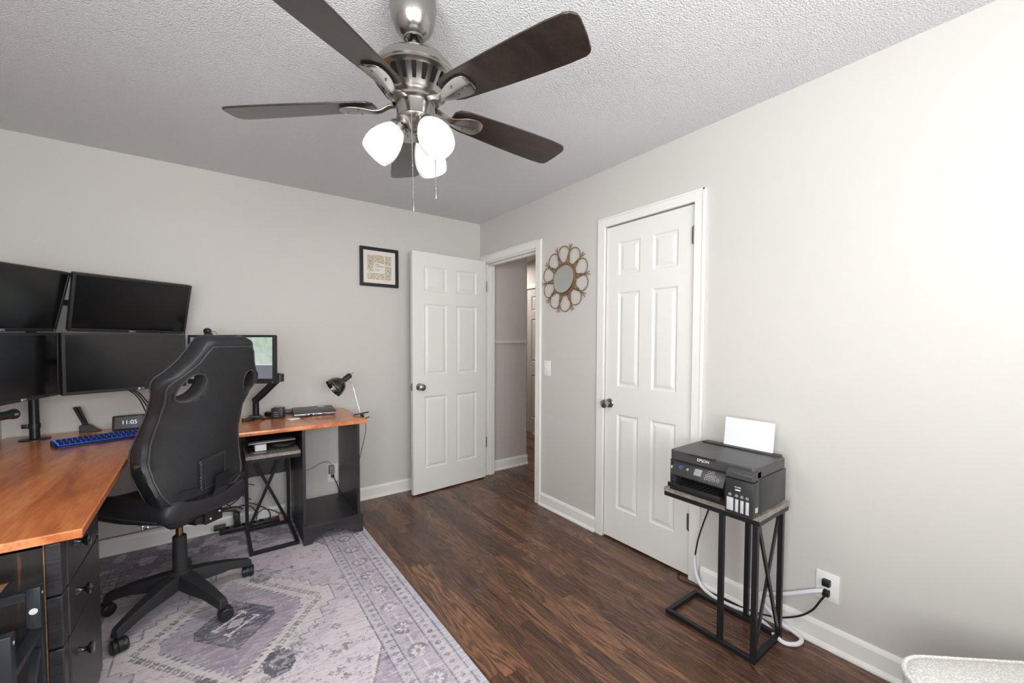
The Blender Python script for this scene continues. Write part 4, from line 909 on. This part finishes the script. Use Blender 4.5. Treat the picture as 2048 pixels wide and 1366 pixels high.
# ink tank at the right
b = MB(); b.box(.268, PW_, -.022, .03, .002, .142, bev=.004); b.build('ink_tank_housing', 'plastic2', pr)
b = MB(); b.prism([(-.02, .145), (.05, .145), (.05, .182), (.0, .182), (-.02, .168)], .268, PW_, frame((0, -.002, 0), (0, 1, 0), (0, 0, 1), (1, 0, 0))); b.build('ink_tank_lid', 'printertop', pr, bev=.004)
for x, w_, h_ in ((.276, .026, .052), (.309, .012, .05), (.329, .012, .05), (.349, .012, .05)):
    b = MB(); b.box(x, x+w_, -.0232, -.0215, .014, .014+h_, bev=.0004); b.build('ink_window', 'ink_tank', pr)
b = MB()
for x in (.288, .314, .334, .354): b.cyl((x, -.0225, .078), (x, -.0215, .078), .0062, n=18)
b.build('colour_badges', 'oldwhite', pr)
b = MB(); b.box(PW_-.0005, PW_+.0008, .0, .022, .022, .042, bev=.0003); b.build('side_ink_window', 'ink_tank', pr)
b = MB(); b.box(PW_-.0012, PW_+.0003, .045, .0465, .01, .15); b.box(PW_-.001, PW_+.0004, .03, .047, .148, .150); b.build('side_seam', 'slot', pr)
FR = frame((0, 0, 0), (1, 0, 0), (0, 0, 1), (0, -1, 0))
text('brand_lettering', 'EPSON', .017, 'white', pr, FR @ Matrix.Translation((.163, .176, .0005)), font_sx=1.05)
text('model_lettering', 'ET-3700', .007, 'white', pr, FR @ Matrix.Translation((.318, .112, .0222)))
b = MB(); b.box(.308, .328, -.0225, -.0215, .099, .104); b.box(.006, .018, .0105, .012, .105, .119); b.build('small_labels', 'white', pr)
t = root('paper_sheet', 'white sheet of paper standing up in the back of the printer', 'paper', M=Mp @ Matrix.Translation((.216, PD_-.018, PH_-.068)) @ Matrix.Rotation(R(-9), 4, 'X'))
b = MB(); L = []
for k in range(9): z = .205*k/8; L.append([(-.107, .004*math.sin(k/8*3), z), (.107, .004*math.sin(k/8*3), z), (.107, .0012+.004*math.sin(k/8*3), z), (-.107, .0012+.004*math.sin(k/8*3), z)])
b.loft(L, True); o = b.build('sheet', 'paper', t)

# ================================================================ WALL B: outlet, cords, switch, mirror
def plate(name, label, M, w_=.075, h_=.118, mname='white'):
    t = root(name, label, 'outlet' if name == 'wall_outlet' else 'light switch', M=M); b = MB(); b.box(-w_/2, w_/2, -h_/2, h_/2, 0, .006, bev=.002); b.build('cover_plate', mname, t); return t
MB_ = lambda y, z: frame((0, y, z), (0, -1, 0), (0, 0, 1), (-1, 0, 0)); MA_ = lambda x, z: frame((x, 0, z), (1, 0, 0), (0, 0, 1), (0, -1, 0))
t = plate('light_switch', 'white toggle light switch under the round rattan mirror', MB_(-.996, 1.093), .072, .115)
b = MB(); b.box(-.005, .005, -.012, .012, .006, .0075); b.bar((0, 0, .006), (0, .009, .018), .007, .008, up=(1, 0, 0)); b.build('toggle', 'white', t)
b = MB(); [b.cyl((0, s_*.042, .006), (0, s_*.042, .0068), .003, n=10) for s_ in (-1, 1)]; b.build('screws', 'oldwhite', t)
def sockets(t):
    for s_ in (-1, 1):
        b = MB(); b.box(-.016, .016, s_*.02-.014, s_*.02+.014, .006, .0078, bev=.002); b.build('socket', 'white', t)
        b = MB(); b.box(-.008, -.006, s_*.02-.002, s_*.02+.006, .0078, .0082); b.box(.006, .008, s_*.02-.002, s_*.02+.006, .0078, .0082); b.cyl((0, s_*.02-.008, .0078), (0, s_*.02-.008, .0082), .0022, n=10); b.build('socket_slots', 'slot', t)
t = plate('wall_outlet', 'white wall outlet with two cords plugged in, right of the printer table', MB_(-2.807, .263), .082, .12); sockets(t)
t = plate('wall_outlet', 'white wall outlet seen through the open desk unit', MA_(-1.355, .268), .074, .14); sockets(t)
b = MB(); b.box(-.019, .019, -.035, .03, .008, .05, MA_(-1.368, .305), bev=.005); b.solo('wall_charger', 'oldwhite', 'grey charger block plugged into the outlet inside the desk unit', 'charger')
b = MB(); b.tube([(-1.37, -.03, .337), (-1.385, -.04, .365), (-1.42, -.05, .375), (-1.47, -.05, .36), (-1.51, -.05, .338), (-1.56, -.05, .333), (-1.62, -.05, .322)], .0022, 8, smooth=6); b.solo('thin_cord', 'greycable', 'thin grey cord curving left from the grey charger along the wall', 'cord')
b = MB(); b.box(-.011, .011, -.011, .011, .008, .028, MA_(-1.358, .246), bev=.003); b.tube([(-1.358, -.03, .246), (-1.352, -.045, .235), (-1.335, -.055, .19), (-1.324, -.06, .145), (-1.326, -.06, .122)], .0036, 8, smooth=6); b.solo('power_cable', 'cable', 'thick black power cord running down from the outlet inside the desk unit', 'cord')
# white sleeve and black cords at the printer table
b = MB(); b.tube([(-.052, -2.24, .16), (-.05, -2.243, .11), (-.05, -2.256, .06), (-.052, -2.29, .018), (-.07, -2.36, .0105), (-.072, -2.44, .0105), (-.055, -2.52, .0105), (-.075, -2.60, .0105), (-.125, -2.665, .0105), (-.135, -2.705, .0105), (-.10, -2.735, .011), (-.055, -2.735, .012), (-.036, -2.70, .016), (-.034, -2.64, .03), (-.034, -2.575, .075), (-.034, -2.56, .115), (-.032, -2.60, .135), (-.03, -2.66, .165), (-.03, -2.72, .203), (-.026, -2.775, .236), (-.02, -2.80, .248)], .0092, 12, smooth=6); b.solo('cord_sleeve', 'wcable', 'white corrugated cable sleeve looping along the floor to the outlet', 'cable sleeve')
b = MB(); b.tube([(-.16, -2.37, PT-.03), (-.10, -2.345, .56), (-.055, -2.325, .49), (-.04, -2.305, .43), (-.036, -2.275, .34), (-.035, -2.25, .25), (-.045, -2.242, .17)], .0038, 8, smooth=6); b.solo('printer_cable', 'cable', 'black cord hanging from the printer into the white cable sleeve', 'cord')
b = MB(); b.tube([(-.002, -2.13, .0045), (-.03, -2.135, .0045), (-.058, -2.165, .0045), (-.052, -2.21, .0045), (-.045, -2.265, .0045), (-.038, -2.33, .0045), (-.03, -2.40, .0045), (-.032, -2.46, .0048), (-.03, -2.53, .012), (-.03, -2.60, .03), (-.035, -2.65, .052), (-.036, -2.72, .10), (-.034, -2.765, .15), (-.03, -2.79, .2), (-.026, -2.806, .232)], .0038, 8, smooth=6); b.box(-.012, .012, -.013, .013, .008, .03, MB_(-2.807, .24), bev=.003); b.solo('power_cable', 'cable', 'black cord from under the closet door along the baseboard to the outlet', 'cord')
b = MB(); b.box(-.014, .014, -.014, .014, .008, .032, MB_(-2.807, .284), bev=.004); b.solo('plug', 'cable', 'black plug in the upper socket of the outlet by the printer table', 'plug')

# rattan flower mirror
mr = root('sunburst_mirror', 'round rattan mirror with a ring of petal loops between the doors', 'mirror', M=frame((0, -1.19, 1.757), (0, -1, 0), (0, 0, 1), (-1, 0, 0)))
b = MB(); b.cyl((0, 0, .0), (0, 0, .010), .104, n=48); b._t(b.bm.verts, Matrix.Translation((0, 0, .014)) @ Matrix.Rotation(R(-6.5), 4, 'X')); b.build('glass', 'mirror', mr)
b = MB()
for r_, z in ((.105, .016), (.111, .02), (.112, .012), (.118, .012)): b.tube([(r_*math.cos(k*math.pi/24), r_*math.sin(k*math.pi/24), z) for k in range(48)], .0042, 8, closed=True)
b.build('rim', 'rattan', mr)
for k in range(10):
    a0 = R(90+36*k+3); b = MB(); pts = []
    for j in range(15):
        t_ = j/14; d0 = V((math.cos(a0), math.sin(a0), 0)); n0 = V((-d0.y, d0.x, 0)); al = R(-118+236*t_)
        q_ = d0*(.186+.052*math.cos(al))+n0*.056*math.sin(al)
        pts.append((q_.x, q_.y, .012))
    pts = [tuple(d0*.116-n0*.016+V((0, 0, .012)))]+pts+[tuple(d0*.116+n0*.016+V((0, 0, .012)))]
    if True:
        pass
    b.tube(pts, .0034, 6, smooth=3); b.build('petal_loop', 'rattan', mr)
    a1 = a0+R(18); d_ = V((math.cos(a1), math.sin(a1), 0)); n_ = V((-d_.y, d_.x, 0)); q = MB()
    q.tube([d_*.115+n_*.008+V((0, 0, .015)), d_*.19+n_*.003+V((0, 0, .015)), d_*.252-n_*.012+V((0, 0, .012))], .0028, 6, smooth=4); q.tube([d_*.115-n_*.008+V((0, 0, .014)), d_*.19-n_*.003+V((0, 0, .014)), d_*.248+n_*.010+V((0, 0, .012))], .0028, 6, smooth=4)
    for rr in (.155, .162, .169): q.tube([d_*rr+n_*.011*math.cos(m_*math.pi/5)+V((0, 0, .014+.006*math.sin(m_*math.pi/5))) for m_ in range(10)], .002, 5, closed=True)
    q.build('stem_binding', 'rattan', mr)

# framed print on the back wall
pf = root('framed_picture', 'square black-framed collage of map tiles left of the open door', 'picture', M=frame((-.976, 0, 1.903), (1, 0, 0), (0, 0, 1), (0, -1, 0)))
s_ = .158; b = MB()
b.box(-s_, -s_+.026, -s_, s_, .002, .022); b.box(s_-.026, s_, -s_, s_, .002, .022); b.box(-s_+.026, s_-.026, s_-.026, s_, .002, .022); b.box(-s_+.026, s_-.026, -s_, -s_+.026, .002, .022); b.build('frame', 'satin', pf, bev=.001)
b = MB(); b.box(-s_+.02, s_-.02, -s_+.02, s_-.02, .001, .012); b.build('mat_board', 'mat_board', pf)
b = MB()
for x0, x1, y0, y1 in ((-.098, -.044, -.038, .098), (-.044, .04, .034, .098), (.046, .098, .02, .098), (.046, .098, -.10, .013), (-.098, -.03, -.10, -.048), (-.03, .002, -.10, -.048), (.005, .04, -.10, -.048)): b.box(x0, x1, y0, y1, .012, .0128)
b.build('print_tiles', 'art', pf)
b = MB()
for x1, y in ((.0, .022), (.034, .007), (-.004, -.014), (.014, -.022), (0, -.029)): b.box(-.036, x1, y-.0022, y+.0022, .012, .0126) if y > 0 else b.box(-.036, x1, y-.0009, y+.0009, .012, .0126)
b.build('print_lines', 'ink', pf)

# ================================================================ CABLES, POWER STRIP UNDER THE DESK
t = root('power_strip', 'long black power strip lying along the wall behind the under-desk table', 'power strip', M=frame((-1.90, -.075, RZ), (1, 0, 0), (0, 1, 0), (0, 0, 1)))
b = MB(); b.box(-.18, .17, -.028, .028, 0, .032, bev=.004); b.build('body', 'plastic', t)
b = MB(); [b.box(x-.014, x+.014, -.015, .015, .032, .0335) for x in (-.14, -.09, -.04, .01, .06)]; b.build('sockets', 'slot', t)
b = MB(); b.box(.12, .15, -.01, .01, .032, .038, bev=.001); b.build('switch', 'red', t)
b = MB(); b.box(-2.11, -2.045, -.10, -.055, RZ+.033, RZ+.06, bev=.003); b.solo('power_adapter', 'plastic2', 'dark adapter overhanging the left end of the power strip', 'power adapter')
b = MB(); b.box(-2.0, -1.965, -.10, -.05, RZ+.034, RZ+.13, bev=.004); b.solo('power_adapter', 'plastic', 'tall black adapter plugged upright into the power strip', 'power adapter')
b = MB(); b.box(-1.735, -1.705, -.1, -.05, RZ, RZ+.055, bev=.004); b.solo('cork_block', 'cork', 'small pinkish block beside the right end of the power strip', 'block')
CB = [([(-1.976, -.05, .42), (-1.968, -.06, .33), (-1.942, -.07, .24), (-1.90, -.07, .2)], 'black cable dropping diagonally from the desk behind the chair'),
      ([(-1.90, -.045, .44), (-1.905, -.05, .37), (-1.93, -.055, .335), (-1.99, -.055, .33), (-2.03, -.05, .34)], 'black cable hooking left just under the modesty panel'),
      ([(-1.935, -.05, .37), (-1.945, -.06, .27), (-1.98, -.06, .21), (-2.05, -.06, .175), (-2.11, -.06, .18), (-2.16, -.05, .22)], 'black cable swinging in a bow below the chair seat'),
      ([(-2.08, -.06, .23), (-2.03, -.06, .19), (-1.985, -.07, .14), (-1.975, -.07, .12)], 'black cable running down into the upright adapter'),
      ([(-1.96, -.05, .05), (-2.0, -.06, .09), (-1.985, -.06, .15), (-1.95, -.06, .165), (-1.90, -.06, .15), (-1.87, -.06, .1)], 'black cable arching over the power strip left of the table leg'),
      ([(-1.93, -.06, .185), (-1.86, -.06, .15), (-1.80, -.06, .10), (-1.785, -.06, .055), (-1.80, -.05, .035), (-1.85, -.05, .04)], 'black cable curling around behind the table brace'),
      ([(-1.87, -.06, .05), (-1.86, -.06, .09), (-1.82, -.06, .11), (-1.77, -.06, .09), (-1.735, -.06, .06)], 'black cable ending at the small pinkish block'),
      ([(-2.12, -.07, .12), (-2.16, -.06, .095), (-2.21, -.05, .105), (-2.28, -.045, .13), (-2.5, -.045, .125), (-2.75, -.045, .12)], 'thin black cable trailing along the baseboard left of the chair')]
for pts, lab in CB:
    b = MB(); b.tube(pts, .0032 if 'thin' not in lab else .002, 8, smooth=7); b.solo('power_cable', 'cable', lab, 'cable')
for i, (dx, lab) in enumerate(((0, 'leftmost black cable of three drooping below the lower right monitor'), (.012, 'middle black cable of three drooping below the lower right monitor'), (.024, 'rightmost black cable of three drooping below the lower right monitor'))):
    b = MB(); b.tube([(-2.52+dx, -.20, 1.03), (-2.475+dx, -.19, 1.0), (-2.445+dx, -.17, .95), (-2.425+dx*1.5, -.14, .88), (-2.40+dx*1.5, -.10, .80), (-2.39+dx*1.5, -.07, .778)], .003, 8, smooth=6); b.solo('monitor_cable', 'cable', lab, 'cable')

# ================================================================ CEILING FAN
zt_ = V((-.029, -.022, 1)).normalized(); xf = V((1, 0, .029)).normalized(); yf = zt_.cross(xf).normalized(); xf = yf.cross(zt_)
FO = V((-1.545, -2.088, H)); FZ = 0
fan = root('ceiling_fan', 'brushed nickel ceiling fan with five dark blades and three lit glass shades', 'ceiling fan', M=frame(FO, xf, yf, zt_))
b = MB(); b.lathe([(0, -.001), (.072, -.001), (.074, -.012), (.0745, -.04), (.0725, -.044), (.073, -.05), (.069, -.078), (.058, -.104), (.043, -.122), (.033, -.128), (.0325, -.133), (.028, -.133), (.0265, -.118), (.0, -.10)], 48, cap=False); b.build('canopy', 'nickel', fan)
b = MB(); b.cyl((0, 0, -.11), (0, 0, -.21), .0125, n=24); b.build('downrod', 'nickel', fan)
b = MB(); b.lathe([(.014, -.178), (.022, -.182), (.05, -.186), (.086, -.198), (.114, -.214), (.131, -.236), (.136, -.252), (.133, -.256), (.0, -.256)], 56, cap=False); b.build('motor_dome', 'nickel', fan)
VP = [(.133, -.256), (.135, -.262), (.130, -.267), (.124, -.270), (.1185, -.274), (.102, -.296), (.0935, -.308), (.090, -.314), (.086, -.320), (.0, -.320)]
b = MB(); b.lathe(VP, 56, cap=False); b.build('vented_housing', 'nickel', fan)
b = MB()
for k in range(22):
    a_ = 2*math.pi*k/22; Mv = Matrix.Rotation(a_, 4, 'Z')
    p0, p1 = V((.1225, 0, -.2755)), V((.0985, 0, -.3065)); d_ = (p1-p0); L_ = d_.length; d_.normalize(); nn = V((d_.z, 0, -d_.x)); nn = nn if nn.x > 0 else -nn
    b.prism([(-.0075, 0), (.0075, 0), (.0055, L_), (-.0055, L_)], -.001, .0010, Mv @ frame(p0, (0, 1, 0), d_, nn))
b.build('vent_slots', 'slot', fan)
b = MB(); b.lathe([(.0, -.318), (.074, -.318), (.075, -.336), (.066, -.338), (.062, -.340), (.062, -.384), (.064, -.388), (.060, -.396), (.050, -.404), (.036, -.410), (.030, -.420), (.022, -.428), (.0, -.431)], 48, cap=False); b.build('light_kit', 'nickel', fan)
for k in range(5):
    ang = R(143.5+72*k); Mr = Matrix.Rotation(ang, 4, 'Z'); pit = R(-12.5)
    Mb = Mr @ Matrix.Translation((0, 0, -.338)) @ Matrix.Rotation(R(2.3), 4, 'Y') @ Matrix.Rotation(pit, 4, 'X')
    b = MB(); out = []
    prof = [(.135, .026), (.15, .044), (.18, .052), (.25, .056), (.35, .0625), (.45, .067), (.54, .069), (.59, .067), (.603, .062), (.610, .052)]
    out = [(x, w_) for x, w_ in prof]+[(.618, .015), (.623, -.035), (.620, -.050), (.608, -.062)]+[(x, -w_) for x, w_ in prof[::-1][2:]]
    b.prism(out, 0, .006, Mb); bl = b.build('blade', 'blade', fan, bev=.0015)
    # cast arm below the blade: a curved neck spreading to a fan-shaped plate
    b = MB(); L = []
    for x, w_, z, h_ in ((.066, .019, -.004, .010), (.085, .014, .0, .012), (.105, .013, -.010, .012), (.125, .015, -.018, .011), (.148, .024, -.016, .009), (.17, .034, -.011, .008), (.20, .041, -.0085, .008), (.228, .042, -.008, .0075), (.245, .032, -.0075, .007), (.252, .014, -.007, .006)):
        L.append([(x, -w_, z+h_*.7), (x, -w_, z), (x, -w_*.45, z-h_*.25), (x, -w_*.2, z-h_*.55), (x, w_*.2, z-h_*.55), (x, w_*.45, z-h_*.25), (x, w_, z), (x, w_, z+h_*.7)])
    b.loft(L, True, Mb); b.build('blade_arm', 'chrome' if False else 'nickel', fan, smooth=50, sub=1)
    for x, y in ((.185, .018), (.185, -.018), (.225, 0)): b = MB(); b.ball(Mb @ V((x, y, -.0145)), .0035, 8, (1, 1, .5)); b.build('screw', 'hinge', fan)
for k, az in enumerate((160, 280, 40)):
    a_ = R(az); D = V((math.cos(a_), math.sin(a_), 0)); ax = (D*math.sin(R(40))+V((0, 0, -math.cos(R(40))))).normalized(); P0 = D*.040+V((0, 0, -.398))
    s1 = V((-D.y, D.x, 0)); Ms = frame(P0, s1, ax.cross(s1), ax)
    b = MB(); b.lathe([(.010, -.01), (.014, .0), (.018, .01), (.027, .018), (.030, .024), (.030, .038), (.0, .038)], 28, Ms, cap=False); b.build('socket_cup', 'nickel', fan)
    b = MB(); b.lathe([(.026, .030), (.031, .036), (.040, .052), (.049, .075), (.0545, .10), (.055, .118), (.052, .135), (.0475, .147), (.0455, .147), (.050, .134), (.0525, .118), (.052, .10), (.0465, .076), (.037, .053), (.027, .038)], 40, Ms, cap=False)
    sh = b.build('glass_shade', 'shade', fan)
    b = MB(); b.lathe([(.0, .036), (.012, .04), (.013, .055), (.024, .075), (.028, .092), (.024, .108), (.012, .118), (.0, .12)], 24, Ms, cap=False); b.build('bulb', 'bulb', fan)
    l = bpy.data.lights.new('fan_lamp', 'SPOT'); l.energy = 13; l.color = (1, .97, .93); l.shadow_soft_size = .025; l.spot_size = R(150); l.spot_blend = .6
    o = bpy.data.objects.new('fan_lamp', l); C.objects.link(o); o.matrix_world = WM[fan.name] @ Ms @ Matrix.Translation((0, 0, .122)) @ Matrix.Rotation(math.pi, 4, 'X')
RRh = V((.807, -.59, 0)); FFh = V((.59, .807, 0))
for px_, py_, z0, z1, nm in ((.0, -.061, -.375, -.70, 'long'), (.066, -.02, -.35, -.648, 'short')):
    c = RRh*px_+FFh*py_; b = MB(); z = z0
    while z > z1+.04: b.ball(c+V((0, 0, z)), .0019, 8); z -= .0052
    b.cyl(c+V((0, 0, z0)), c+V((0, 0, z1+.03)), .0006, n=6); b.ball(c+V((0, 0, (z0+z1)/2-.02)), .003, 8); b.build('pull_chain', 'nickel', fan)
    b = MB(); b.lathe([(.0015, .032), (.003, .028), (.003, .004), (.002, 0)], 12, Matrix.Translation(c+V((0, 0, z1)))); b.build('chain_pendant', 'nickel', fan)

# ================================================================ OTTOMAN, RACK
e1 = V((.755, -.656, 0)).normalized(); e2 = V((e1.y, -e1.x, 0))
ot = root('ottoman', 'white boucle ottoman with piped rounded corners, in the photo corner by the baseboard', 'ottoman', M=frame(V((-.612, -3.105, 0)), e1, e2, (0, 0, 1)))
def rrect(x0, x1, y0, y1, r_, z, n=8):
    o = []
    for cx, cy_, a0 in ((x1-r_, y1-r_, 0), (x0+r_, y1-r_, 90), (x0+r_, y0+r_, 180), (x1-r_, y0+r_, 270)):
        for k in range(n+1): a_ = R(a0+90*k/n); o.append((cx+r_*math.cos(a_), cy_+r_*math.sin(a_), z))
    return o
OW = .52
b = MB(); b.loft([rrect(.01, OW-.01, .01, OW-.01, .095, .04), rrect(0, OW, 0, OW, .10, .06), rrect(0, OW, 0, OW, .10, .42), rrect(.003, OW-.003, .003, OW-.003, .098, .43)], True); b.build('sides', 'boucle_shaded', ot, smooth=60)
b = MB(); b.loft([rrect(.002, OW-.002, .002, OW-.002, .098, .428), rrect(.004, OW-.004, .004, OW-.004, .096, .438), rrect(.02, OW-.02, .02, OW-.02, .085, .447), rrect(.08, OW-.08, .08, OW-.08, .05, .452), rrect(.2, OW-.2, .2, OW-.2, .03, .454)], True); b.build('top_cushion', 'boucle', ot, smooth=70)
b = MB(); b.tube([V(p) for p in rrect(.001, OW-.001, .001, OW-.001, .099, .437)], .006, 8, closed=True); b.build('piping', 'boucle', ot)
for x, y in ((.07, .07), (OW-.07, .07), (.07, OW-.07), (OW-.07, OW-.07)):
    b = MB(); b.cyl((x, y, 0), (x, y, .045), .014, .02, 16); b.build('foot', 'plastic', ot)

rk = root('glass_shelf_rack', 'small black metal rack with smoked glass shelves in front of the desk pedestal', 'rack', (-2.635, -1.93, 0))
pz = .66
for x, y in ((-2.478, -1.815), (-2.468, -2.045), (-2.833, -1.815), (-2.833, -2.045)):
    b = MB(); b.box(x-.013, x+.013, y-.013, y+.013, RZ if x > -2.79 else 0, pz, bev=.0015); b.build('post', 'rackmetal', rk, True)
    b = MB(); b.ball((x+.0135, y, pz-.02), .0045, 10, (.5, 1, 1)); b.build('bolt', 'chrome', rk, True)
b = MB(); b.box(-2.833, -2.491, -1.828, -1.806, pz-.03, pz-.008); b.build('top_rail', 'rackmetal', rk, True, bev=.001)
b = MB(); b.box(-2.833, -2.481, -2.056, -2.034, pz-.03, pz-.008); b.build('top_rail', 'rackmetal', rk, True, bev=.001)
for z in (.55, .2):
    for xa, xb in ((-2.488, -2.463), (-2.843, -2.823)): b = MB(); b.box(xa, xb, -2.04, -1.82, z-.012, z+.004); b.build('side_rail', 'rackmetal', rk, True, bev=.001)
    b = MB(); b.box(-2.835, -2.485, -2.046, -1.815, z+.004, z+.010); b.build('glass_shelf', 'smoke', rk, True)
b = MB(); b.box(-2.90, -2.503, -2.06, -1.847, pz+.042, pz+.050); b.build('glass_top', 'smoke', rk, True)
for x, y in ((-2.803, -1.84), (-2.803, -2.02), (-2.6, -1.84), (-2.6, -2.02)): b = MB(); b.cyl((x, y-.012, pz-.02), (x, y-.012, pz+.042), .006, n=12); b.build('spacer', 'rackmetal', rk, True)

b = MB(); b.bar((-2.473, -1.83, .50), (-2.473, -2.03, .24), .012, .02); b.build('brace', 'rackmetal', rk, True)
q = MB(); q.cyl((-2.478, -1.8281, .60), (-2.478, -1.8292, .60), .008, n=20); q.build('round_sticker', 'white', rk, True)
